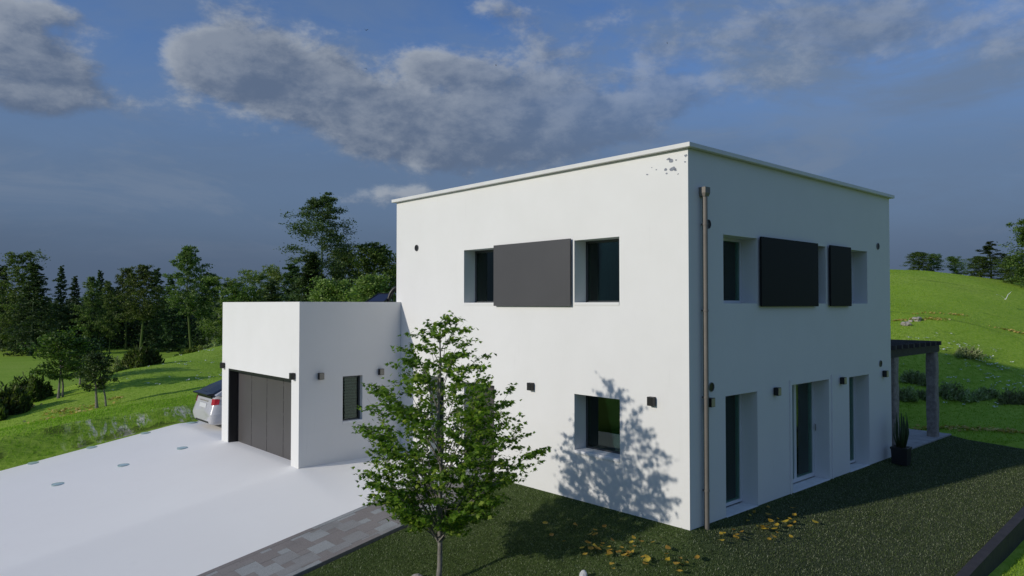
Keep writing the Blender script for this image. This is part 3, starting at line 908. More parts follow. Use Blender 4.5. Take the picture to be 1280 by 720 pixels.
# ------------------------------------------------------------------ wall lamps
def wall_lamp(axis, u, z, plane, label, face):
    """square up-and-down lamp: back plate, box housing, lens slot below"""
    loc = (plane, u, z) if axis == 'x' else (u, plane, z)
    t = thing('wall_lamp', label, 'wall lamp', loc, -math.pi / 2 if axis == 'x' else 0, 'square up and down wall lamps')
    MB().box(-0.045, 0.045, -0.012, -0.001, -0.06, 0.06).build('back_plate', M_BLACK, t)
    MB().box(-0.062, 0.062, -0.105, -0.012, -0.078, 0.078).build('housing', M_BLACK, t, bevel=0.004)
    MB().box(-0.054, 0.054, -0.109, -0.1055, -0.070, 0.070).build('front_plate', face, t)
    MB().box(-0.04, 0.04, -0.092, -0.03, -0.081, -0.0785).build('lens', M_BRASS, t)
    return t
for u, lb in ((3.85, 'black square wall lamp on the sunlit wall between tree and lower window'), (0.75, 'black square wall lamp on the sunlit wall between lower window and house corner')):
    wall_lamp('x', u, 2.11, 0.0, lb, M_BLACK)
for u, lb in ((0.57, 'square wall lamp beside the downpipe on the shaded wall'), (2.92, 'square wall lamp between the first and second garden doors'), (5.905, 'square wall lamp between the second and third garden doors'), (8.31, 'square wall lamp at the far end of the shaded wall by the pergola')):
    wall_lamp('y', u, 2.115, 0.0, lb, M_BRASS)
wall_lamp('x', 9.03, 2.13, GX, 'black square wall lamp right of the garage door', M_BLACK)
wall_lamp('x', 13.43, 2.11, GX, 'black square wall lamp left of the garage door', M_BLACK)
wall_lamp('y', -2.29, 2.115, GY0, 'square grey wall lamp left of the garage side window', M_LAMPG)
wall_lamp('y', -0.63, 2.115, GY0, 'square grey wall lamp right of the garage side window', M_LAMPG)

# ------------------------------------------------------------------ inside, seen dimly through the glass
def curtain(axis, u0, u1, z0, z1, plane, m, label):
    n = int((u1 - u0) / 0.02) + 2; mb = MB()
    for k in range(n):
        u = u0 + (u1 - u0) * k / (n - 1); d = plane + 0.028 * math.sin(k * 0.85)
        for z in (z0, z1): mb.v.append((d, u, z) if axis == 'x' else (u, d, z))
    mb.f = [(2 * k, 2 * k + 2, 2 * k + 3, 2 * k + 1) for k in range(n - 1)]
    c = tag(mb.build('curtain', m, smooth=True), label, 'curtain')
    sm = c.modifiers.new('thickness', 'SOLIDIFY'); sm.thickness = 0.004
    return c
curtain('x', 4.92, 5.30, 3.05, 5.25, 0.55, M_CURT, 'teal curtain inside the upper front window left of the shutter')
curtain('x', 1.95, 2.18, 3.05, 5.25, 0.55, M_CURTB, 'dark brown curtain inside the upper front window right of the shutter')
t = thing('kitchen_cabinet', 'teal grey kitchen cabinet seen through the second garden door', 'cabinet', (4.6, 1.5, -0.025))
MB().box(-0.9, 0.9, 0, 0.58, 0.08, 0.86).build('carcass', mat('cabinet_teal', (0.16, 0.26, 0.28), 0.5, var=0.05), t)
MB().box(-0.93, 0.93, -0.03, 0.6, 0.862, 0.90).build('worktop', mat('worktop_pale', (0.45, 0.47, 0.47), 0.35), t)
for x in (-0.6, 0, 0.6): MB().box(x - 0.29, x + 0.29, -0.018, -0.002, 0.10, 0.84).build('cabinet_door', MATS['cabinet_teal'], t)
t = thing('dining_chair', 'dark wooden chair standing inside the first garden door', 'chair', (1.65, 1.0, -0.025), R(20))
mw = mat('dark_wood', (0.09, 0.06, 0.045), 0.5, var=0.2)
MB().box(-0.21, 0.21, -0.21, 0.21, 0.43, 0.47).build('seat', mw, t)
for x, y, h in ((-0.19, -0.19, 0.43), (0.19, -0.19, 0.43), (-0.19, 0.19, 0.95), (0.19, 0.19, 0.95)): MB().box(x - 0.02, x + 0.02, y - 0.02, y + 0.02, 0, h).build('leg', mw, t)
mb = MB()
for x in (-0.1, 0, 0.1): mb.box(x - 0.02, x + 0.02, 0.185, 0.2, 0.475, 0.85)
mb.box(-0.168, 0.168, 0.18, 0.205, 0.85, 0.95); mb.build('backrest', mw, t)

# ------------------------------------------------------------------ pergola, planter
perg = thing('pergola', 'dark roofed pergola with thick weathered timber posts behind the house', 'pergola', (9.2, 0.1, 0.0))
M_POST = mat('weathered_timber', (0.30, 0.265, 0.235), 0.85, var=0.35, vscale=10, bump=0.7, bscale=30)
M_BEAM = mat('dark_timber', (0.045, 0.040, 0.040), 0.7, var=0.25, vscale=6, bump=0.3, bscale=30)
for x, y in ((0.28, 0.13), (3.28, 0.13), (0.28, 4.6), (3.28, 4.6)):
    mb = MB(); pts = []; rs = random.Random(int(x * 10 + y * 7))
    zs = np.linspace(0.035, 2.45, 9)
    for i in range(8):
        r0, r1 = 0.135 + 0.008 * math.sin(i * 1.7 + x), 0.135 + 0.008 * math.sin((i + 1) * 1.7 + x)
    ring = []
    for i, z in enumerate(zs):
        r_ = 0.132 + 0.007 * math.sin(i * 1.7 + x)
        ring.append([(x + r_ * sx, y + r_ * sy, z) for sx, sy in ((-1, -0.8), (-0.8, -1), (0.8, -1), (1, -0.8), (1, 0.8), (0.8, 1), (-0.8, 1), (-1, 0.8))])
    mb.v = [p for r_ in ring for p in r_]
    mb.f = [(i * 8 + j, i * 8 + (j + 1) % 8, (i + 1) * 8 + (j + 1) % 8, (i + 1) * 8 + j) for i in range(8) for j in range(8)] + [tuple(range(8)), tuple(64 + j for j in range(8))]
    mb.build('post', M_POST, perg)
for y in (0.13, 4.6): MB().box(-0.2, 3.56, y - 0.11, y + 0.11, 2.452, 2.66).build('beam', M_BEAM, perg, bevel=0.006)
for i in range(9):
    x = -0.08 + i * 0.415
    MB().box(x - 0.045, x + 0.045, -0.12, 4.85, 2.662, 2.775).build('rafter', M_BEAM, perg, bevel=0.004)

t = thing('planter', 'black square planter pot at the far corner of the house', 'planter', (8.40, -0.36, -0.06), R(4))
mb = MB(); w0, w1 = 0.165, 0.185
mb.hexa([(-w0, -w0, 0), (w0, -w0, 0), (w0, w0, 0), (-w0, w0, 0), (-w1, -w1, 0.40), (w1, -w1, 0.40), (w1, w1, 0.40), (-w1, w1, 0.40)])
mb.build('pot', mat('pot_black', (0.016, 0.016, 0.018), 0.45), t, bevel=0.008)
MB().box(-0.195, 0.195, -0.195, -0.165, 0.37, 0.415).box(-0.195, 0.195, 0.165, 0.195, 0.37, 0.415).box(-0.195, -0.165, -0.163, 0.163, 0.37, 0.415).box(0.165, 0.195, -0.163, 0.163, 0.37, 0.415).build('rim', MATS['pot_black'], t)
MB().box(-0.164, 0.164, -0.164, 0.164, 0.398, 0.404).build('soil', mat('soil', (0.05, 0.035, 0.025), 0.95, var=0.3), t)
t = thing('potted_plant', 'tall upright green stemmed plant growing in the black planter', 'plant', (8.40, -0.36, 0.345))
mb = MB(); rs = random.Random(3)
for i in range(26):
    a = rs.uniform(0, 6.28); r0 = rs.uniform(0.02, 0.10); r1 = r0 + rs.uniform(0.00, 0.06); h = rs.uniform(0.6, 0.86)
    mb.tube([(r0 * math.cos(a), r0 * math.sin(a), -0.005), (1.15 * r1 * math.cos(a), 1.15 * r1 * math.sin(a), h * 0.45), (r1 * math.cos(a), r1 * math.sin(a), h)], [0.014, 0.018, 0.004], 5)
mb.build('stems', foliage('succulent', (0.030, 0.065, 0.025), (0.075, 0.13, 0.05), trans=0.05), t, smooth=True)

# ------------------------------------------------------------------ ground lights set in the drive
M_DISC = mat('frosted_glass', (0.60, 0.76, 0.75), 0.2, coat=0.3)
M_DRIM = mat('steel_rim', (0.36, 0.46, 0.48), 0.35, metal=0.4)
proto = thing('ground_light', 'x', 'ground light', (0, 0, 0), 0, 'glass ground lights set in the drive')
mb = MB(); n = 24
for i in range(n):
    t0, t1 = 2 * math.pi * i / n, 2 * math.pi * (i + 1) / n
    c0, s0, c1, s1 = math.cos(t0), math.sin(t0), math.cos(t1), math.sin(t1)
    mb.poly([(0.155 * c0, 0.155 * s0, -0.08), (0.155 * c1, 0.155 * s1, -0.08), (0.155 * c1, 0.155 * s1, 0.016), (0.155 * c0, 0.155 * s0, 0.016)])
    mb.poly([(0.155 * c0, 0.155 * s0, 0.016), (0.155 * c1, 0.155 * s1, 0.016), (0.135 * c1, 0.135 * s1, 0.020), (0.135 * c0, 0.135 * s0, 0.020)])
mb.build('rim', M_DRIM, proto)
mb = MB()
for r0, r1, z0, z1 in ((0.135, 0.08, 0.020, 0.028), (0.08, 0.0, 0.028, 0.031)):
    for i in range(n):
        t0, t1 = 2 * math.pi * i / n, 2 * math.pi * (i + 1) / n
        p = [(r0 * math.cos(t0), r0 * math.sin(t0), z0), (r0 * math.cos(t1), r0 * math.sin(t1), z0), (r1 * math.cos(t1), r1 * math.sin(t1), z1), (r1 * math.cos(t0), r1 * math.sin(t0), z1)]
        mb.poly(p if r1 else p[:3])
mb.build('lens', M_DISC, proto, smooth=True)
GL = [(-6.71, 13.93, 'glass ground light nearest the photo bottom, leftmost of the inner row'), (-5.23, 13.93, 'glass ground light in the middle of the inner row of the drive'), (-3.75, 13.93, 'glass ground light of the inner row closest to the garage door'),
      (-6.73, 17.2, 'glass ground light on the grass edge of the drive, leftmost of that row'), (-5.27, 17.2, 'glass ground light second from the left on the grass edge of the drive'), (-3.80, 17.2, 'glass ground light third from the left on the grass edge, below the chalky bank'), (-2.45, 17.18, 'glass ground light on the grass edge under the back of the car')]
for i, (x, y, lb) in enumerate(GL):
    z = float(z_drive(np.array(x), np.array(y)))
    if i == 0: o = proto; o.location = (x, y, z); o['label'] = lb
    else: o = dup(proto, (x, y, z), 0, 1, lb)

# ------------------------------------------------------------------ the car, parked nose away beside the garage
car = thing('parked_car', 'silver white hatchback with a black rear spoiler parked beside the garage', 'car', (-2.56, 15.93, 0.0))
car.scale = (1.08, 1.06, 1.06)
M_CAR = mat('car_paint', (0.52, 0.52, 0.54), 0.3, coat=0.8)
M_CGL = mat('car_glass', (0.010, 0.014, 0.022), 0.25, spec=0.3)
M_CBLK = mat('car_black', (0.012, 0.012, 0.013), 0.3)
M_RED = mat('tail_red', (0.40, 0.010, 0.018), 0.2, coat=0.6)
#        x     half width  bottom  waist   belt
ST = [(0.00, 0.66, 0.24, 0.46, 0.90), (0.02, 0.74, 0.17, 0.46, 0.955), (0.10, 0.82, 0.13, 0.48, 0.985), (0.30, 0.87, 0.13, 0.52, 0.985), (0.75, 0.88, 0.15, 0.56, 0.97), (1.5, 0.88, 0.17, 0.56, 0.94),
      (2.4, 0.87, 0.17, 0.56, 0.91), (3.1, 0.86, 0.17, 0.56, 0.90), (3.6, 0.84, 0.17, 0.55, 0.84), (4.0, 0.78, 0.18, 0.53, 0.76), (4.25, 0.66, 0.22, 0.5, 0.66), (4.36, 0.48, 0.30, 0.46, 0.56)]
mb = MB(); NS = 0
for (x, w, zb, zw, zt) in ST:
    half = [(0.0, zb), (w * 0.80, zb), (w * 0.95, zb + 0.07), (w, zw - 0.06), (w * 0.985, zw + 0.02), (w * 0.97, zw + 0.05), (w * 0.985, zw + (zt - zw) * 0.55), (w * 0.93, zt), (w * 0.80, zt + 0.02), (0.0, zt + 0.03)]
    sec = [(x, -y, z) for y, z in half] + [(x, y, z) for y, z in half[-2:0:-1]]
    NS = len(sec); mb.v += sec
for i in range(len(ST) - 1):
    for j in range(NS): mb.f.append((i * NS + j, i * NS + (j + 1) % NS, (i + 1) * NS + (j + 1) % NS, (i + 1) * NS + j))
mb.f.append(tuple(range(NS))); mb.f.append(tuple((len(ST) - 1) * NS + j for j in range(NS)))
def tail(v):
    # the tail leans forward and narrows upwards above a bumper that swells out
    x, y, z = v; k_ = max(0.0, 1 - x / 0.5); u = min(1.0, max(0.0, (z - 0.52) / 0.45))
    return (x + k_ * (0.10 * u - 0.05 * math.exp(-((z - 0.40) / 0.13) ** 2)), y * (1 - 0.10 * u * k_), z)
mb.v = [tail(v) for v in mb.v]
body = mb.build('body', M_CAR, car, smooth=True)
sub = body.modifiers.new('sub', 'SUBSURF'); sub.levels = 2; sub.render_levels = 2
# cabin: a fastback profile of dark glass with painted rear pillars and a black roof
CB = [(0.10, 0.70, 0.99, 1.05), (0.45, 0.67, 0.985, 1.22), (0.9, 0.64, 0.97, 1.38), (1.5, 0.62, 0.94, 1.47), (2.2, 0.62, 0.91, 1.46), (2.75, 0.63, 0.91, 1.34), (3.55, 0.67, 0.88, 0.93)]
def cab(k, f):
    x, wt, zb, zt = CB[k]; wb = 0.80
    return (x, (wb + (wt - wb) * f), zb + (zt - 0.03 - zb) * f)
roofm, glassm, rearm, pils = MB(), MB(), MB(), {-1: MB(), 1: MB()}
for k in range(len(CB) - 1):
    for s_ in (-1, 1):
        a, b, c, d = cab(k, 0), cab(k + 1, 0), cab(k + 1, 1), cab(k, 1)
        tgt = pils[s_] if k < 2 else glassm
        tgt.poly([(p[0], s_ * p[1], p[2]) for p in (a, b, c, d)])
        p1, p2 = CB[k], CB[k + 1]
        tgt2 = rearm if k < 2 else (roofm if k < 4 else glassm)
        tgt2.poly([(p1[0], s_ * p1[1], p1[3] - 0.03), (p2[0], s_ * p2[1], p2[3] - 0.03), (p2[0], s_ * p2[1] * 0.8, p2[3]), (p1[0], s_ * p1[1] * 0.8, p1[3])])
        tgt2.poly([(p1[0], s_ * p1[1] * 0.8, p1[3]), (p2[0], s_ * p2[1] * 0.8, p2[3]), (p2[0], 0, p2[3] + 0.01), (p1[0], 0, p1[3] + 0.01)])
for m_, nm, mt in ((roofm, 'roof', M_CBLK), (glassm, 'window', M_CGL), (pils[-1], 'rear_pillar', M_CAR), (pils[1], 'rear_pillar', M_CAR), (rearm, 'rear_window', M_CGL)):
    m_.build(nm, mt, car, smooth=False)
mb = MB()
mb.hexa([(-0.06, -0.60, 0.99), (0.16, -0.66, 0.985), (0.16, 0.66, 0.985), (-0.06, 0.60, 0.99), (-0.07, -0.59, 1.035), (0.18, -0.655, 1.065), (0.18, 0.655, 1.065), (-0.07, 0.59, 1.035)])
mb.build('spoiler', M_CBLK, car, bevel=0.012)
MB().box(0.06, 0.12, -0.56, 0.56, 0.90, 0.965).build('window_strip', M_CBLK, car)
for s_ in (-1, 1):
    mb = MB(); y0, y1, y2 = s_ * 0.62, s_ * 0.73, s_ * 0.80
    mb.hexa([(0.035, y0, 0.73), (0.085, y1, 0.73), (0.16, y1, 0.73), (0.10, y0, 0.73), (0.062, y0, 0.90), (0.11, y1, 0.90), (0.18, y1, 0.90), (0.13, y0, 0.90)])
    mb.hexa([(0.087, y1, 0.73), (0.19, y2, 0.75), (0.23, y2 * 0.94, 0.75), (0.16, y1, 0.73), (0.112, y1, 0.90), (0.21, y2 * 0.985, 0.89), (0.25, y2 * 0.93, 0.89), (0.18, y1, 0.90)])
    mb.build('tail_light', M_RED, car)
MB().hexa([(0.010, -0.26, 0.62), (0.06, -0.26, 0.62), (0.06, 0.26, 0.62), (0.010, 0.26, 0.62), (0.034, -0.26, 0.74), (0.08, -0.26, 0.74), (0.08, 0.26, 0.74), (0.034, 0.26, 0.74)]).build('licence_plate', mat('plate_pale', (0.62, 0.63, 0.64), 0.5), car)
MB().box(0.045, 0.09, -0.32, 0.32, 0.80, 0.822).build('boot_trim', M_LAMPG, car)
MB().box(-0.012, 0.04, -0.5, 0.5, 0.205, 0.25).build('bumper_vent', M_CBLK, car)
for x in (0.78, 3.45):
    for s_ in (-1, 1):
        mb = MB(); c = Vector((x, s_ * 0.79, 0.31)); pr = [(0.0, 0.22), (0.02, 0.30), (0.09, 0.315), (0.16, 0.30), (0.18, 0.22)]
        for d, r_ in pr:
            for j in range(22): mb.v.append((x + r_ * math.cos(j * 2 * math.pi / 22), s_ * (0.885 - d), 0.315 + r_ * math.sin(j * 2 * math.pi / 22)))
        for i in range(4):
            for j in range(22): mb.f.append((i * 22 + j, i * 22 + (j + 1) % 22, (i + 1) * 22 + (j + 1) % 22, (i + 1) * 22 + j))
        wh = mb.build('wheel', mat('tyre', (0.02, 0.02, 0.02), 0.85), car)
        mb = MB()
        for j in range(5):
            a = j * 2 * math.pi / 5
            mb.hexa([(x + r_ * math.cos(a + o2), s_ * yy, 0.315 + r_ * math.sin(a + o2)) for yy in (0.86, 0.875) for r_, o2 in ((0.04, -0.5), (0.215, -0.16), (0.215, 0.16), (0.04, 0.5))])
        mb.tube([(x, s_ * 0.80, 0.315), (x, s_ * 0.862, 0.315)], 0.215, 22)
        mb.build('rim', M_LAMPG, wh)
for s_ in (-1, 1): MB().box(2.55, 2.72, min(s_ * 0.86, s_ * 1.0), max(s_ * 0.86, s_ * 1.0), 0.93, 1.05).build('mirror', M_CAR, car, bevel=0.02)

# ------------------------------------------------------------------ trees
def rand_dirs(n, r):
    v = r.normal(size=(n, 3)); return v / np.linalg.norm(v, axis=1)[:, None]


def leaves(centers, size, r, shape='rhomb', up=0.0, aspect=1.0, dirs=None):
    """leaf-sized faces at the centres; up > 0 turns them towards lying flat"""
    n = len(centers)
    nrm = rand_dirs(n, r); nrm[:, 2] = np.abs(nrm[:, 2]) + up; nrm /= np.linalg.norm(nrm, axis=1)[:, None]
    t = rand_dirs(n, r) if dirs is None else dirs + 0.35 * rand_dirs(n, r)
    t -= nrm * (t * nrm).sum(1)[:, None]; t /= np.maximum(np.linalg.norm(t, axis=1)[:, None], 1e-6)
    b = np.cross(nrm, t)
    s = (size * r.uniform(0.65, 1.25, n))[:, None]
    if shape == 'rhomb':
        P = [(-0.5, 0), (0, -0.32 * aspect), (0.5, 0), (0, 0.32 * aspect)]
    elif shape == 'blade':
        P = [(-0.5, -0.06 * aspect), (-0.5, 0.06 * aspect), (0.1, 0.10 * aspect), (0.5, 0.0), (0.1, -0.10 * aspect)]
    else:                                             # maple: five lobes
        P = [(-0.42, 0.0), (-0.22, -0.30), (-0.10, -0.52), (0.04, -0.22), (0.26, -0.34), (0.16, -0.10), (0.56, 0.0), (0.16, 0.10), (0.26, 0.34), (0.04, 0.22), (-0.10, 0.52), (-0.22, 0.30)]
    V = np.stack([centers + t * s * px_ + b * s * py_ for px_, py_ in P], 1)
    if shape == 'maple':
        droop = np.array([abs(py_) * 0.25 + max(0, px_) * 0.15 for px_, py_ in P])
        V = V - nrm[:, None, :] * droop[None, :, None] * s[:, None, :]
    return V


def prof(pts):
    a, b = zip(*pts)
    return lambda t: float(np.interp(t, a, b))


def make_tree(seed, Ht, rad, profile, bare, nb, elev0, elev1, clump, flat_, nleaf, leaf, fm, bm_, trunk_r, up=0.2, name='tree', shape='rhomb', aspect=1.0, limb=True, lean=0.03, steps=(0.55, 0.8, 1.0), droop=0.0, lr=(0.62, 1.12)):
    r = np.random.default_rng(seed)
    mb = MB(); zs = np.linspace(0, Ht * 0.97, 9); ph = r.uniform(0, 6)
    tp = [(lean * Ht * (math.sin(ph + z / Ht * 2.5) - math.sin(ph)) , lean * Ht * (math.cos(ph * 1.3 + z / Ht * 2.2) - math.cos(ph * 1.3)), z) for z in zs]
    mb.tube(tp, [max(0.012 * Ht / 10, trunk_r * (1 - 0.93 * z / Ht) * (1.25 if z == 0 else 1)) for z in zs], 8)
    tx = lambda z: np.array([np.interp(z, zs, [p[0] for p in tp]), np.interp(z, zs, [p[1] for p in tp]), z])
    cen = []
    for i in range(nb):
        f = (i + r.uniform(0, 0.9)) / nb
        h = Ht * (bare + (0.99 - bare) * f)
        t = (h / Ht - bare) / (1 - bare)
        a = i * 2.39996 + r.uniform(-0.5, 0.5)
        L = rad * profile(t) * r.uniform(*lr)
        e = R(elev0 + (elev1 - elev0) * t + r.uniform(-8, 8))
        p0 = tx(h); d = np.array([math.cos(a) * math.cos(e), math.sin(a) * math.cos(e), math.sin(e)])
        p1 = p0 + d * L + np.array([0, 0, -droop * L]); pm = p0 + d * L * 0.5 + np.array([0, 0, 0.06 * L])
        if limb: mb.tube([tuple(p0), tuple(pm), tuple(p1)], [trunk_r * 0.26 * (1.05 - t), trunk_r * 0.15 * (1.05 - t), 0.008 * Ht / 10], 5, cap=False)
        for s_ in steps:
            c = p0 + (p1 - p0) * s_ + r.normal(size=3) * clump * np.array([0.45, 0.45, 0.25])
            k = clump * r.uniform(0.6, 1.2) * (0.28 + 0.85 * L / max(rad, 0.01))
            nl = int(nleaf * r.uniform(0.6, 1.3))
            q_ = r.normal(size=(nl, 3)) * 0.5; q_[:, 2] *= flat_
            cen.append(c + q_ * k)
    cen = np.concatenate(cen)
    return mb, fast_mesh('crown', leaves(cen, leaf, r, shape, up, aspect), fm)


M_F_PINE = foliage('pine_needles', (0.055, 0.088, 0.032), (0.165, 0.225, 0.068), (0.260, 0.315, 0.10), 0.38)
M_F_SPR = foliage('spruce_needles', (0.034, 0.064, 0.032), (0.098, 0.155, 0.066), (0.155, 0.215, 0.092), 0.33)
M_F_PALE = foliage('pale_leaves', (0.095, 0.145, 0.034), (0.215, 0.290, 0.075), (0.32, 0.38, 0.12), 0.35)
M_F_BROAD = foliage('broad_leaves', (0.040, 0.078, 0.020), (0.120, 0.195, 0.044), (0.200, 0.270, 0.065), 0.35)
M_F_AIRY = foliage('airy_leaves', (0.045, 0.085, 0.034), (0.120, 0.190, 0.065), (0.19, 0.26, 0.10), 0.3)
M_F_DARK = foliage('dark_leaves', (0.015, 0.036, 0.011), (0.048, 0.090, 0.022), (0.095, 0.145, 0.034), 0.2)

P_PINE = prof([(0, 0.65), (0.2, 1.0), (0.45, 0.9), (0.7, 0.62), (0.88, 0.42), (1, 0.10)])
P_PINE2 = prof([(0, 0.9), (0.35, 1.0), (0.6, 0.7), (0.72, 0.45), (0.86, 0.85), (0.95, 0.6), (1, 0.2)])
P_CONE = prof([(0, 1.0), (0.3, 0.80), (0.7, 0.40), (1, 0.03)])
P_ROUND = prof([(0, 0.55), (0.25, 0.95), (0.55, 1.0), (0.8, 0.75), (1, 0.30)])
P_AIRY = prof([(0, 0.75), (0.3, 0.9), (0.55, 1.0), (0.8, 0.75), (0.93, 0.55), (1, 0.3)])
PROTO = {}
def proto_tree(key, *a, **k):
    mb, cr = make_tree(*a, **k)
    tr = mb.build('trunk', a[12]); me_ = tr.data
    bpy.data.objects.remove(tr)
    co = np.empty(len(cr.vertices) * 3, np.float32); cr.vertices.foreach_get('co', co)
    PROTO[key] = (me_, cr, float(np.percentile(co[2::3], 99.3)))
proto_tree('pine_a', 1, 13.0, 3.4, P_PINE, 0.40, 62, 2, 50, 0.62, 0.5, 50, 0.30, M_F_PINE, M_BARKP, 0.20, 0.1, aspect=0.7, lr=(0.40, 1.2), steps=(0.45, 0.72, 0.92, 1.02))
proto_tree('pine_b', 2, 13.0, 3.4, P_PINE2, 0.14, 70, -4, 45, 0.70, 0.5, 52, 0.30, M_F_PINE, M_BARKP, 0.20, 0.1, aspect=0.7, lr=(0.45, 1.2), steps=(0.45, 0.72, 0.92, 1.02))
proto_tree('pine_c', 3, 13.0, 2.9, P_PINE, 0.24, 60, -6, 52, 0.60, 0.5, 48, 0.29, M_F_PINE, M_BARKP, 0.17, 0.1, aspect=0.7, lean=0.04, lr=(0.40, 1.2), steps=(0.45, 0.72, 0.92, 1.02))
proto_tree('spruce_a', 4, 13.0, 3.0, P_CONE, 0.03, 130, -12, 30, 0.52, 0.40, 34, 0.29, M_F_SPR, M_BARK, 0.20, 0.3, aspect=0.8, lean=0.008, droop=0.12)
proto_tree('spruce_b', 5, 13.0, 2.4, P_CONE, 0.05, 120, -16, 35, 0.46, 0.40, 34, 0.27, M_F_SPR, M_BARK, 0.18, 0.3, aspect=0.8, lean=0.008, droop=0.15)
proto_tree('pale_a', 6, 10.0, 3.2, P_ROUND, 0.12, 44, 15, 60, 1.00, 0.60, 80, 0.30, M_F_PALE, M_BARKG, 0.17, 0.2)
proto_tree('palepine', 16, 10.0, 3.0, P_PINE2, 0.15, 60, 5, 45, 0.60, 0.42, 52, 0.25, M_F_PALE, M_BARKP, 0.15, 0.3, aspect=0.7, lr=(0.40, 1.2), steps=(0.45, 0.72, 0.92, 1.02))
proto_tree('broad_a', 7, 10.0, 3.6, P_ROUND, 0.14, 46, 8, 60, 1.05, 0.55, 84, 0.30, M_F_BROAD, M_BARKG, 0.18, 0.25)
proto_tree('broad_b', 8, 10.0, 3.2, P_ROUND, 0.10, 44, 15, 55, 1.00, 0.60, 84, 0.28, M_F_BROAD, M_BARKG, 0.17, 0.2, lean=0.05)
proto_tree('airy_a', 9, 12.0, 2.9, P_AIRY, 0.12, 70, 4, 45, 0.66, 0.5, 125, 0.16, M_F_AIRY, M_BARK, 0.13, 0.3)
proto_tree('dark_a', 10, 10.0, 2.4, P_CONE, 0.03, 80, 0, 50, 0.75, 0.5, 64, 0.22, M_F_DARK, M_BARK, 0.16, 0.3, lean=0.02)
proto_tree('layer_a', 12, 8.0, 4.2, P_CONE, 0.06, 46, 4, 40, 0.85, 0.28, 120, 0.22, M_F_DARK, M_BARK, 0.18, 0.6, lean=0.02)


def ground_z(x, y):
    return float(z_terrain([x], [y])[0])


def plant_tree(name, key, px, depth, top_py, label, group=None, wide=1.0, base=None, rz=None):
    tr, cr, Ht = PROTO[key]
    p = at(px, 400, depth); x, y = p[0], p[1]
    z = ground_z(x, y) if base is None else base
    top = at(px, top_py, depth)[2]
    s_ = max(0.15, (top - z + 0.15) / Ht)
    o = thing(name, label, 'tree', (x, y, z - 0.15), random.uniform(0, 6.28) if rz is None else rz, group)
    o.scale = (s_ * wide, s_ * wide, s_)
    link(tr, 'trunk', o); link(cr, 'crown', o)
    return o


ORD = ['first', 'second', 'third', 'fourth', 'fifth', 'sixth', 'seventh', 'eighth', 'ninth', 'tenth', 'eleventh', 'twelfth', 'thirteenth', 'fourteenth']
# the far wood on the left, front row: (kind, pixel, depth, top pixel, width)
WOOD = [('pine_b', -22, 112, 322, 1.0), ('spruce_a', 2, 118, 333, 1.0), ('pine_b', 22, 110, 316, 0.95), ('spruce_a', 40, 104, 330, 1.25), ('spruce_b', 75, 116, 333, 0.8), ('spruce_b', 92, 120, 346, 0.9),
        ('pine_c', 108, 112, 347, 0.9), ('spruce_b', 126, 118, 339, 0.8), ('pine_c', 137, 108, 352, 0.7), ('pine_a', 158, 116, 336, 0.9), ('pine_a', 175, 104, 332, 1.0), ('spruce_a', 197, 114, 337, 0.9),
        ('spruce_a', 214, 112, 345, 0.95), ('pine_a', 240, 98, 309, 0.85), ('spruce_a', 258, 108, 342, 0.85), ('pine_c', 268, 100, 343, 0.9)]
cnt = {}
KIND = {'pine': ('pine_tree', 'rough crowned pine'), 'spruce': ('spruce_tree', 'dark dense spruce')}
SPECIAL = {175: 'pine with a bare pinkish trunk standing forward in the far wood', 240: 'tallest pine with a bare trunk in the far wood, near the garage', 22: 'spreading topped tall pine near the left edge of the far wood', 137: 'slim pine with a thin straight bare trunk in the middle of the far wood', 75: 'narrow pointed spruce rising above the far wood left of the middle', 126: 'slender pointed spruce top in the middle of the far wood'}
for key, px, dep, top, wd in WOOD:
    k = key.split('_')[0]; nm, ds = KIND[k]
    lb = SPECIAL.get(px)
    if not lb:
        cnt[k] = cnt.get(k, 0) + 1
        lb = '%s in the far wood, the %s such from the left' % (ds, ORD[cnt[k] - 1])
    plant_tree(nm, key, px, dep, top, lb, 'trees of the far wood', wd)
# pale pines and leafy trees showing over the garage
OVER = [('pale_tree', 'palepine', 288, 74, 344, 1.1, 'pale green rounded tree over the left end of the garage roof'), ('pale_tree', 'palepine', 323, 78, 335, 0.8, 'pale green tree with a square top over the middle of the garage front'),
        ('pale_tree', 'palepine', 345, 72, 338, 1.0, 'pale green spreading tree over the garage roof left of the tall airy tree'), ('leafy_tree', 'broad_b', 306, 62, 358, 1.0, 'low mid green tree just above the garage roof edge'),
        ('conifer_tree', 'spruce_a', 340, 60, 352, 1.3, 'low dark conifer just above the middle of the garage roof'), ('conifer_tree', 'spruce_a', 366, 66, 331, 1.2, 'dark conifer directly left of the tall airy tree'),
        ('airy_tree', 'airy_a', 401, 47, 247, 1.12, 'tall airy tree with sky showing through, highest above the garage'), ('conifer_tree', 'dark_a', 385, 42, 318, 1.0, 'dark dense conifer in front of the tall airy tree'),
        ('leafy_tree', 'broad_a', 430, 50, 312, 0.8, 'dark rounded tree right of the tall airy tree'), ('leafy_tree', 'broad_a', 468, 46, 306, 1.0, 'dark open branched tree closest to the house wall'),
        ('pale_tree', 'pale_a', 420, 38, 350, 1.2, 'pale green low tree above the garage roof right of the conifer'), ('pale_tree', 'pale_a', 462, 36, 345, 1.25, 'pale yellow green low tree beside the house and solar panel'),
        ('airy_tree', 'airy_a', 490, 56, 330, 1.1, 'loose green tree half hidden by the house corner')]
for nm, key, px, dep, top, wd, lb in OVER: plant_tree(nm, key, px, dep, top, lb, 'trees behind the garage', wd)
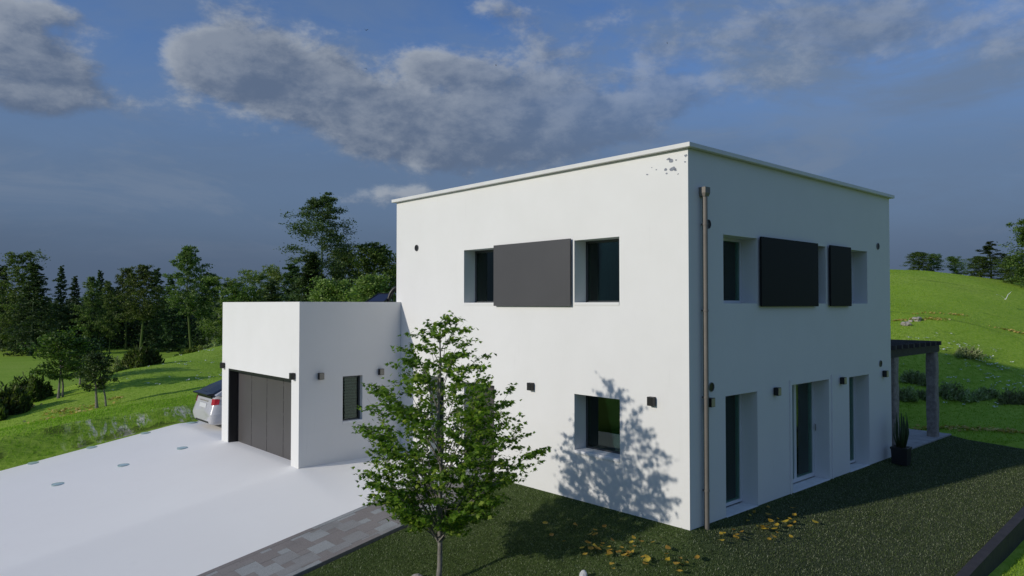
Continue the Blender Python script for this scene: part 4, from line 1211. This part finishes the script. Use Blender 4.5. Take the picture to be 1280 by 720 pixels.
# trees on the hill
HILLT = [('hill_tree', 'broad_a', 1150, 56, 318, 1.9, 'dark broken topped tree on the hill crest nearest the house'), ('hill_tree', 'broad_b', 1167, 57, 327, 1.5, 'small dark tree on the hill crest next to the house'), ('hill_tree', 'broad_b', 1197, 58, 329, 1.7, 'low dark bush like tree alone on the hill crest'),
         ('layered_tree', 'layer_a', 1240, 52, 302, 1.15, 'layered dark tree with tiered boughs on the right of the hill crest'), ('airy_tree', 'broad_b', 1288, 46, 274, 1.15, 'tall loose leaved tree at the right edge of the photo'), ('leafy_tree', 'broad_a', 1266, 48, 320, 1.5, 'bushy green tree under the tall loose tree at the right edge'),
         ('leafy_tree', 'broad_a', 1226, 52, 322, 1.7, 'small rounded tree left of the layered tree on the hill')]
for nm, key, px, dep, top, wd, lb in HILLT: plant_tree(nm, key, px, dep, top, lb, 'trees on the hill crest', wd)

# dense wood behind the front row: reads as one mass
r = np.random.default_rng(77); cen = []
for px in np.arange(-420, 345, 2.6):
    for row in range(3):
        dep = 122 + row * 9 + r.uniform(-3, 3); p = at(px + r.uniform(-3, 3), 400, dep)
        h = r.uniform(6.0, 8.6) + 1.1 * math.sin(px * 0.06) + row * 0.7
        n = 90; q_ = r.normal(size=(n, 3)) * np.array([1.0, 1.0, 0]); zz = r.uniform(0, 1, n) ** 0.8
        q_[:, :2] *= (1.15 - zz)[:, None] * 1.3
        cen.append(np.stack([p[0] + q_[:, 0], p[1] + q_[:, 1], -3.6 + zz * h], 1))
for px in np.arange(270, 660, 3.0):
    dep = 92 + r.uniform(-6, 10); p = at(px, 400, dep); h = r.uniform(5.5, 7.0)
    n = 90; q_ = r.normal(size=(n, 3)) * 1.2; zz = r.uniform(0, 1, n)
    cen.append(np.stack([p[0] + q_[:, 0], p[1] + q_[:, 1], -2.0 + zz * h], 1))
cen = np.concatenate(cen)
tag(link(fast_mesh('far_wood', leaves(cen, 0.60, r, 'rhomb', 0.2), M_F_SPR), 'far_wood'), 'dark mass of woodland behind the front row of pines', 'woodland', kind='stuff')

# small two-stemmed trees on the mound
def mound_tree(px, py, dep, top_py, half_px, seed, fm, label, stems, flatv=0.5, leafsz=0.10, bare=0.36, nb=32, nleaf=60):
    p = at(px, py, dep); z = ground_z(p[0], p[1]); top = at(px, top_py, dep)[2]; Ht = top - z
    rad = half_px * dep / FPX
    o = thing('small_tree', label, 'tree', (p[0], p[1], z - 0.05), 0)
    mb, cr = make_tree(seed, Ht, rad * 1.05, P_ROUND, bare, nb, 10, 60, rad * 0.30, flatv, nleaf, leafsz, fm, M_BARKG, 0.055, 0.3, lean=0.02)
    for (dx, dy, k) in stems:
        mb.tube([(dx, dy, 0), (dx * 0.7 + 0.05, dy * 0.7, Ht * 0.25), (dx * 0.6, dy * 0.6 + 0.04, Ht * 0.48), (dx * 0.3, dy * 0.3, Ht * 0.7)], [0.05 * k, 0.042 * k, 0.034 * k, 0.02 * k], 7)
    mb.build('trunk', M_BARKG, o); link(cr, 'crown', o)
mound_tree(73, 497, 29.5, 428, 34, 31, M_F_BROAD, 'broad crowned small tree with twin grey stems on the left mound', ((0.16, 0.05, 0.9),), 0.5, 0.12)
mound_tree(100, 488, 32.5, 436, 30, 32, M_F_DARK, 'slim stemmed small tree just behind the broad crowned one on the mound', ((0.1, 0.0, 0.6),), 0.55, 0.10)
mound_tree(121, 516, 26.3, 446, 20, 33, M_F_AIRY, 'small pale tree with two crooked stems nearest the drive', ((0.28, -0.10, 0.8),), 0.6, 0.085)


# ------------------------------------------------------------------ shrubs
def shrub_mesh(seed, rx, ry, h, n, ln, fm, asp=0.8, upright=0.6):
    r = np.random.default_rng(seed)
    u = rand_dirs(n, r); u[:, 2] = np.abs(u[:, 2])
    rr = r.uniform(0.35, 1.0, n) ** 0.6
    lump = 0.75 + 0.25 * np.sin(np.arctan2(u[:, 1], u[:, 0]) * 3 + seed) + 0.15 * np.sin(np.arctan2(u[:, 1], u[:, 0]) * 7 + seed * 2)
    c = u * rr[:, None] * lump[:, None] * np.array([rx, ry, h])
    d = u * np.array([0.6, 0.6, 0.5]) + np.array([0, 0, upright]); d /= np.linalg.norm(d, axis=1)[:, None]
    return fast_mesh('foliage', leaves(c, ln, r, 'blade', 0.0, asp, d), fm)


def shrub(px, py, dep, rx, h, seed, fm, label, group, n=2600, ln=0.22, name='shrub', asp=1.6, ry=None):
    p = at(px, py, dep); z = ground_z(p[0], p[1])
    o = thing(name, label, 'shrub', (p[0], p[1], z - 0.03), R(YAW - 90), group)
    link(shrub_mesh(seed, rx, ry or rx * 0.8, h, n, ln, fm, asp), 'foliage', o)
    mb = MB(); rs = random.Random(seed)
    for i in range(9):
        a = rs.uniform(0, 6.28); mb.tube([(0.1 * math.cos(a), 0.1 * math.sin(a), -0.03), (rx * 0.4 * math.cos(a), rx * 0.35 * math.sin(a), h * 0.6)], [0.02, 0.007], 5)
    mb.build('stems', M_BARK, o)
    return o
M_S1 = foliage('shrub_dark', (0.045, 0.080, 0.022), (0.125, 0.180, 0.045), (0.22, 0.26, 0.08), 0.4)
M_S2 = foliage('shrub_yellow', (0.060, 0.085, 0.012), (0.150, 0.170, 0.022), (0.20, 0.21, 0.03), 0.2)
M_S3 = foliage('shrub_heath', (0.17, 0.22, 0.09), (0.36, 0.41, 0.19), (0.52, 0.54, 0.32), 0.4)
shrub(14, 520, 27.5, 0.95, 1.15, 41, M_S1, 'dark spiky shrub at the left edge of the photo', 'shrubs on the mound', 4200)
shrub(38, 505, 30.0, 0.95, 1.15, 42, M_S1, 'dark spiky shrub second from the left edge, on the mound', 'shrubs on the mound', 4200)
shrub(-14, 528, 26.5, 0.9, 1.0, 47, M_S1, 'dark shrub cut by the left edge of the photo', 'shrubs on the mound', 3000)
shrub(178, 470, 37.0, 1.05, 1.05, 43, M_S1, 'dense dark rounded shrub right of the small trees on the mound', 'shrubs on the mound', 5200, ry=0.9)
shrub(150, 468, 39.0, 0.8, 1.0, 44, M_S3, 'lighter loose shrub between the small trees and the dense dark shrub', 'shrubs on the mound', 2600)
shrub(212, 441, 52.0, 0.9, 1.15, 45, M_S2, 'yellow green shrub at the foot of the far wood', 'shrubs below the far wood', 2600, 0.24)
shrub(230, 440, 50.0, 0.95, 1.05, 46, M_S1, 'dark shrub right of the yellow green one below the far wood', 'shrubs below the far wood', 2600, 0.24)
shrub(248, 439, 50.0, 1.0, 0.95, 48, M_S2, 'yellow green low shrub near the garage, below the far wood', 'shrubs below the far wood', 2400, 0.24)
shrub(268, 436, 50.0, 0.9, 0.8, 49, M_S3, 'dull green low shrub next to the garage wall on the skyline of the mound', 'shrubs below the far wood', 2200, 0.24)
HS = [(1208, 449, 27.8, 0.72, 0.50, 'rounded heath shrub highest on the shaded hill side'), (1140, 474, 26.2, 0.60, 0.42, 'heath shrub between the pergola posts, upper one'), (1133, 497, 25.0, 0.62, 0.42, 'heath shrub between the pergola posts, lower one'), (1158, 497, 25.0, 0.5, 0.40, 'heath shrub partly behind the right pergola post'),
      (1188, 499, 25.0, 0.62, 0.58, 'heath shrub just right of the pergola'), (1212, 501, 24.8, 0.70, 0.50, 'heath shrub second to the right of the pergola'), (1232, 500, 24.9, 0.55, 0.42, 'heath shrub third to the right of the pergola'), (1264, 506, 24.2, 0.62, 0.42, 'heath shrub near the right edge of the photo'), (1283, 508, 24.0, 0.55, 0.42, 'heath shrub cut by the right edge of the photo'), (1152, 478, 26.0, 0.45, 0.36, 'small heath shrub behind the right pergola post, upper row')]
for i, (px, py, dep, rx, h, lb) in enumerate(HS): shrub(px, py, dep, rx * 0.85, h * (0.8 + 0.1 * (i * 7 % 5)), 60 + i, M_S3, lb, 'heath shrubs on the hill side', 1500, 0.13, 'heath_shrub')


# ------------------------------------------------------------------ the young maple on the lawn
TX, TY = -3.45, 2.47
TZ = float(z_lawn(np.array(TX), np.array(TY))) - 0.06
maple = thing('maple_tree', 'young green maple on the lawn in front of the house', 'tree', (TX, TY, TZ))
r = np.random.default_rng(5)
C0, C1 = 0.10 - TZ, 3.60 - TZ
env = prof([(0, 0.35), (0.1, 0.80), (0.22, 1.25), (0.40, 1.45), (0.58, 1.26), (0.74, 0.98), (0.88, 0.62), (1, 0.14)])
mb = MB(); zs = np.linspace(0, C1 - 0.05, 14)
tw = [(0.05 * math.sin(z * 1.5) + 0.02 * math.sin(z * 4.1), 0.05 * math.sin(z * 1.1 + 1) - 0.042, z) for z in zs]
mb.tube(tw, [0.052 if z == 0 else 0.043 * (1 - 0.9 * (z / C1)) + 0.003 for z in zs], 9)
tpos = lambda z: np.array([np.interp(z, zs, [p[0] for p in tw]), np.interp(z, zs, [p[1] for p in tw]), z])
cen, dirs = [], []
NB = 64
right_v = np.array([math.sin(R(YAW)), -math.cos(R(YAW)), 0])
for i in range(NB):
    f = (i + 0.5) / NB
    zt = C0 + (C1 - C0) * (0.05 + 0.95 * f)                     # height the tip should reach
    a = i * 2.39996 + r.uniform(-0.35, 0.35)
    t = (zt - C0) / (C1 - C0)
    hd = np.array([math.cos(a), math.sin(a), 0])
    L = 0.96 * env(t) * r.uniform(0.68, 1.10) * (1 + 0.04 * float(hd @ right_v))
    e = R(r.uniform(34, 52) + 16 * t)
    z0 = max(C0 * 0.86, zt - L * math.tan(e)); p0 = tpos(z0)
    p1 = np.array([p0[0], p0[1], 0]) + hd * L; p1[2] = zt
    side = np.array([-hd[1], hd[0], 0])
    pts = [p0 + (p1 - p0) * s_ + np.array([0, 0, 0.09 * L * math.sin(s_ * 3.14)]) + side * 0.05 * L * math.sin(s_ * 5 + i) for s_ in (0, 0.25, 0.5, 0.75, 1)]
    rr = 0.016 * (1 - 0.55 * t)
    mb.tube([tuple(p) for p in pts], [rr, rr * 0.8, rr * 0.6, rr * 0.4, 0.0022], 6, cap=False)
    ns = max(3, int(L * 9))
    for k in range(ns):
        s_ = 0.22 + 0.78 * (k + r.uniform(0, 1)) / ns
        j = min(3, int(s_ * 4)); fr = s_ * 4 - j; b0 = pts[j] + (pts[j + 1] - pts[j]) * fr
        sg = 1 if k % 2 else -1
        td = hd * r.uniform(0.3, 0.9) + side * sg * r.uniform(0.3, 1.0) + np.array([0, 0, r.uniform(0.05, 0.45)]); td /= np.linalg.norm(td)
        tl = (0.16 + 0.30 * (1.05 - s_)) * r.uniform(0.7, 1.25) * (0.6 + 0.5 * L)
        e1 = b0 + td * tl
        mb.tube([tuple(b0), tuple((b0 + e1) / 2 + np.array([0, 0, 0.01])), tuple(e1)], [0.0045, 0.003, 0.0015], 4, cap=False)
        for _ in range(int(r.integers(3, 7))):
            c0 = b0 + td * tl * r.uniform(0.35, 1.08)
            nl = int(r.integers(5, 11)); q_ = r.normal(size=(nl, 3)) * np.array([0.042, 0.042, 0.022]) + td[None, :] * r.normal(size=(nl, 1)) * 0.10
            cen.append(c0 + q_); dirs.append(np.tile(td, (nl, 1)))
    if r.uniform() < 0.55:                                        # bare twig tips poking out
        e2 = p1 + (p1 - pts[3]) / np.linalg.norm(p1 - pts[3]) * r.uniform(0.08, 0.22)
        mb.tube([tuple(p1), tuple(e2)], [0.0025, 0.001], 4, cap=False)
cen = np.concatenate(cen); dirs = np.concatenate(dirs)
M_MAPLE = foliage('maple_leaves', (0.055, 0.140, 0.018), (0.220, 0.420, 0.046), (0.46, 0.60, 0.10), 0.48)
mb.build('trunk', M_BARKG, maple, smooth=True)
link(fast_mesh('crown', leaves(cen, 0.084, r, 'maple', 0.55, 1.0, dirs), M_MAPLE), 'crown', maple)

# ------------------------------------------------------------------ fallen leaves, stones, birds
M_LEAF = foliage('fallen_leaf_yellow', (0.24, 0.15, 0.02), (0.46, 0.31, 0.04), (0.58, 0.46, 0.16), 0.15)
rs = random.Random(21)
def lawn_hit(px, py, zoff=0.0):
    d = pix_dir(px, py)
    for t in np.arange(6, 40, 0.01):
        p = CAM + d * t
        if p[2] < float(z_lawn(np.array(p[0]), np.array(p[1]))) + zoff: return p
    return p
leaf_m = []
for k in range(4):
    rr_ = np.random.default_rng(90 + k)
    P = [(-0.5, 0), (-0.3, -0.24), (0.0, -0.34), (0.28, -0.22), (0.5, 0.0), (0.28, 0.22), (0.0, 0.34), (-0.3, 0.24)]
    V = [(x * 0.13, y * 0.13, 0.02 + 0.11 * y * y * (1 if k % 2 else -0.3) + 0.05 * x * x + rr_.uniform(-0.003, 0.003)) for x, y in P]
    m_ = MB(); c = len(m_.v); m_.v = V + [(0, 0, 0.012)]; m_.f = [(i, (i + 1) % 8, 8) for i in range(8)]
    o = m_.build('fallen_leaf', M_LEAF); leaf_m.append(o.data); bpy.data.objects.remove(o)
def leaf_patch(n, cx, cy, ax, ay, slope, label, group):
    for i in range(n):
        u, v = rs.gauss(0, 0.5), rs.gauss(0, 0.5)
        p = lawn_hit(cx + u * ax, cy + v * ay + u * ax * slope)
        if p[0] > -0.15 and p[1] > -0.12: continue
        o = link(leaf_m[i % 4], 'fallen_leaf', None, (p[0], p[1], p[2] + 0.012))
        o.rotation_euler = (rs.uniform(-0.35, 0.35), rs.uniform(-0.35, 0.35), rs.uniform(0, 6.28))
        s_ = rs.uniform(0.65, 1.15); o.scale = (s_, s_, s_)
        tag(o, label, 'leaf', group)
leaf_patch(54, 768, 688, 100, 20, 0.15, 'yellow fallen leaf in the patch on the sunny front lawn', 'fallen leaves on the front lawn')
leaf_patch(44, 950, 656, 76, 24, -0.10, 'yellow fallen leaf in the patch below the first garden door', 'fallen leaves by the garden door')

M_ROCK = mat('pale_rock', (0.34, 0.31, 0.28), 0.9, var=0.35, vscale=7, bump=0.8, bscale=14)
def rock(p, size, seed, label, m=None, sq=(1.2, 0.9, 0.7)):
    bm = bmesh.new(); bmesh.ops.create_icosphere(bm, subdivisions=3, radius=1.0)
    rr_ = np.random.default_rng(seed); ks = rr_.normal(size=(6, 3)) * 1.6; ph = rr_.uniform(0, 6, 6)
    for v in bm.verts:
        c = np.array(v.co); d = 1 + sum(0.075 * math.sin(float(c @ ks[i]) * 1.8 + ph[i]) for i in range(6))
        c = np.round(c * d * 3.2) / 3.2 * 0.35 + c * d * 0.65
        v.co = c * np.array(sq) * size
    me_ = bpy.data.meshes.new('rock'); bm.to_mesh(me_); bm.free(); me_.materials.append(m or M_ROCK)
    o = link(me_, 'rock', None, p); o.rotation_euler = (0, 0, rr_.uniform(0, 6))
    tag(o, label, 'rock')
p = lawn_hit(521, 722); rock((p[0], p[1], p[2] + 0.01), 0.075, 1, 'small brown grey stone on the lawn left of the maple trunk')
p = lawn_hit(729, 721); rock((p[0], p[1], p[2] + 0.01), 0.065, 2, 'small pale pointed stone on the lawn at the bottom of the photo', mat('chalk_stone', (0.6, 0.6, 0.6), 0.85, var=0.15), (0.9, 0.8, 1.1))
for px, py, dep, s_, sd_, lb in ((1132, 408, 32.0, 0.17, 3, 'pale boulder on the hill, the lower left of the pair'), (1147, 401, 33.0, 0.19, 4, 'pale boulder on the hill, the upper right of the pair'), (1138, 402, 32.9, 0.09, 5, 'smallest pale stone between the two hill boulders')):
    p = at(px, py, dep); rock((p[0], p[1], ground_z(p[0], p[1]) + s_ * 0.35), s_, sd_, lb)


def bird(p, span, heading, label, m, flap=0.25, group=None):
    """one continuous little body: beak, head, breast, tail and two bent wings"""
    bm = bmesh.new(); mesh = bpy.data.meshes.new('bird')
    secs = [(0.30, 0.004, 0.01), (0.24, 0.020, 0.012), (0.17, 0.032, 0.012), (0.10, 0.034, 0.004), (0.0, 0.058, 0.0), (-0.12, 0.050, 0.0), (-0.22, 0.026, 0.004), (-0.34, 0.030, 0.008)]
    rings = []
    for i, (x, r_, z) in enumerate(secs):
        fl = 0.3 if i == len(secs) - 1 else 1.0
        rings.append([bm.verts.new((x, r_ * math.cos(t), z + r_ * fl * math.sin(t))) for t in [j * math.pi / 4 for j in range(8)]])
    for a, b in zip(rings[:-1], rings[1:]):
        for j in range(8): bm.faces.new((a[j], a[(j + 1) % 8], b[(j + 1) % 8], b[j]))
    bm.faces.new(rings[0][::-1]); bm.faces.new(rings[-1])
    for s_ in (1, -1):
        pts = [(0.09, 0.03, 0.02, -0.10), (0.13, 0.25, 0.02 + flap * 0.22, -0.09), (0.05, 0.50, 0.02 + flap * 0.32, -0.09), (-0.03, 0.56, 0.02 + flap * 0.33, -0.06)]
        prev = None
        for (xl, y, z, xt) in pts:
            row = [bm.verts.new((xl, s_ * y, z)), bm.verts.new(((xl + xt) / 2, s_ * y, z + 0.012)), bm.verts.new((xt, s_ * y, z)), bm.verts.new(((xl + xt) / 2, s_ * y, z - 0.006))]
            if prev:
                for j in range(4): bm.faces.new((prev[j], prev[(j + 1) % 4], row[(j + 1) % 4], row[j]))
            else: bm.faces.new(row)
            prev = row
        bm.faces.new(prev[::-1])
    bmesh.ops.recalc_face_normals(bm, faces=bm.faces)
    bm.to_mesh(mesh); bm.free(); mesh.materials.append(m)
    o = link(mesh, 'bird', None, tuple(p)); o.scale = (span, span, span); o.rotation_euler = (0.2, 0, heading)
    return tag(o, label, 'bird', group)
M_BIRDK = mat('dark_feather', (0.02, 0.02, 0.025), 0.7)
M_BIRDW = mat('white_feather', (0.78, 0.78, 0.76), 0.7)
bird(at(457.5, 38, 60), 0.36, 0.6, 'small black bird highest in the sky left of the house', M_BIRDK, 0.9, 'birds in the sky')
bird(at(457.5, 85.5, 75), 0.32, 1.4, 'small black bird in the sky just above the big cloud', M_BIRDK, -0.5, 'birds in the sky')
bird(at(620, 82, 75), 0.30, 2.4, 'small black bird in the sky above the middle of the house', M_BIRDK, 0.6, 'birds in the sky')
bird(at(834, 54, 80), 0.26, 2.0, 'tiny black bird in the sky above the right part of the house', M_BIRDK, 0.3, 'birds in the sky')
bird(at(1257, 374, 37.5), 0.62, 3.6, 'white bird flying low over the hill near the right edge', M_BIRDW, 1.5)

# ------------------------------------------------------------------ grass and flowers
def blades(xy, zf, h, w, r, m, name, label, cat, bend=0.5):
    n = len(xy); z = zf(xy[:, 0], xy[:, 1])
    a = r.uniform(0, 6.28, n); hh = h * r.uniform(0.5, 1.3, n); ww = w * r.uniform(0.7, 1.3, n); bd = r.uniform(0, bend, n) * hh; b2 = r.uniform(0, 6.28, n)
    base = np.stack([xy[:, 0], xy[:, 1], z - 0.004], 1); s_ = np.stack([np.cos(a) * ww, np.sin(a) * ww, np.zeros(n)], 1)
    tip = base + np.stack([np.cos(b2) * bd, np.sin(b2) * bd, hh], 1)
    return tag(link(fast_mesh(name, np.stack([base - s_, base + s_, tip], 1), m), name), label, cat, kind='stuff')


r = np.random.default_rng(123)
M_GR1 = foliage('lawn_blades', (0.034, 0.056, 0.014), (0.110, 0.150, 0.046), (0.36, 0.38, 0.26), 0.2)
def lawn_z_b(x, y):
    e = np.where((x > -0.4) & (y > -0.4), 0.05 * np.clip(1 - np.maximum(np.maximum(-x, -y), 0) * 2.5, 0, 1), 0)
    return z_lawn(x, y) - 0.05 + e
n = 105000
xa = np.stack([-5.2 * r.uniform(0, 1, n) - 0.02, r.uniform(-3.08, PATH_Y0 - 0.04, n)], 1)
xb = np.stack([r.uniform(0, 13.2, n), r.uniform(-3.08, -0.03, n)], 1)
blades(np.concatenate([xa, xb]), lawn_z_b, 0.030, 0.0055, r, M_GR1, 'lawn_grass', 'short dark lawn grass around the house', 'grass', 1.0)
M_GR2 = foliage('meadow_blades', (0.190, 0.335, 0.020), (0.320, 0.480, 0.036), (0.44, 0.52, 0.12), 0.4)
n = 11000
xy = np.stack([r.uniform(-10.5, 0.3, n), 17.45 + 2.0 * r.uniform(0, 1, n) ** 0.8], 1)
blades(xy, z_terrain, 0.065, 0.009, r, M_GR2, 'bank_grass', 'rough grass on the bank beside the drive', 'grass', 0.9)
pts = []
for _ in range(36000):
    px, dep = 290 - 480 * r.uniform() ** 1.5, 22 + 32 * r.uniform() ** 1.3
    p = at(px, 400, dep)
    if p[1] > 18.5: pts.append((p[0], p[1]))
for _ in range(90000):
    px, dep = 1100 + 520 * r.uniform() ** 1.9, 20.5 + 36 * r.uniform() ** 1.4
    p = at(px, 400, dep)
    if p[0] > 13.6 or p[1] < -3.4: pts.append((p[0], p[1]))
for _ in range(16000): pts.append((r.uniform(1, 10), r.uniform(-5.5, -3.4)))
blades(np.array(pts), z_terrain, 0.045, 0.010, r, M_GR2, 'meadow_grass', 'bright meadow grass on the mound and the hill', 'grass', 0.9)

M_FLW = foliage('white_petals', (0.55, 0.57, 0.55), (0.75, 0.77, 0.75), (0.8, 0.8, 0.8), 0.2)
pts = []
for cx, cy, dep, n, s_ in ((1235, 465, 26.9, 34, 1.5), (1185, 430, 29.0, 20, 1.2), (1265, 485, 25.8, 20, 0.9), (1200, 480, 26.0, 24, 1.6), (1255, 440, 29.0, 14, 1.2), (1225, 452, 27.8, 16, 0.8)):
    c = at(cx, cy, dep)
    for _ in range(n): pts.append((c[0] + r.normal() * s_ * 0.6, c[1] + r.normal() * s_ * 0.9))
for cx, cy, dep, n, s_ in ((262, 455, 37.5, 30, 1.6), (250, 475, 32.0, 26, 1.5), (270, 440, 43, 24, 1.6)):
    c = at(cx, cy, dep)
    for _ in range(n): pts.append((c[0] + r.normal() * s_, c[1] + r.normal() * s_ * 0.5))
pts = np.array(pts); z = z_terrain(pts[:, 0], pts[:, 1])
cen = []
for (x, y), zz in zip(pts, z):
    k = r.integers(3, 8); cen.append(np.array([x, y, zz + 0.07]) + r.normal(size=(k, 3)) * np.array([0.05, 0.05, 0.012]))
tag(link(fast_mesh('white_flowers', leaves(np.concatenate(cen), 0.068, r, 'rhomb', 1.2, 1.4), M_FLW), 'white_flowers'), 'scattered white flowers in the grass of the hill and mound', 'flowers', kind='stuff')
pts = []
def strip(x0, y0, x1, y1, d0, d1, n, w):
    for _ in range(n):
        f = r.uniform(); p = at(x0 + (x1 - x0) * f + r.normal() * 2, 400, d0 + (d1 - d0) * f); pts.append((p[0] + r.normal() * w, p[1] + r.normal() * w))
strip(1112, 396, 1182, 402, 33.6, 33.0, 190, 0.13); strip(1140, 391, 1210, 393, 34.6, 34.6, 90, 0.12); strip(1248, 412, 1285, 412, 32.6, 32.4, 90, 0.10)
strip(1128, 520, 1195, 528, 22.9, 22.4, 150, 0.10); strip(1195, 528, 1290, 546, 22.2, 21.2, 230, 0.12)
strip(50, 527, 100, 522, 25.0, 25.6, 80, 0.35); strip(78, 516, 114, 510, 26.4, 26.8, 150, 0.45); strip(140, 500, 152, 499, 28, 28.2, 30, 0.15); strip(20, 515, 45, 511, 28.2, 28.4, 70, 0.14)
pts = np.array(pts); z = z_terrain(pts[:, 0], pts[:, 1])
cen = np.stack([pts[:, 0], pts[:, 1], z + 0.03 + 0.02 * r.uniform(size=len(z))], 1)
cen = cen[r.uniform(size=len(cen)) < 0.62]
M_LIT = foliage('leaf_litter', (0.42, 0.32, 0.06), (0.64, 0.52, 0.15), (0.75, 0.66, 0.30), 0.3)
tag(link(fast_mesh('leaf_litter', leaves(cen, 0.13, r, 'rhomb', 0.9, 1.3), M_LIT), 'leaf_litter'), 'strips of dry yellow leaves lying in the grass', 'dry leaves', kind='stuff')
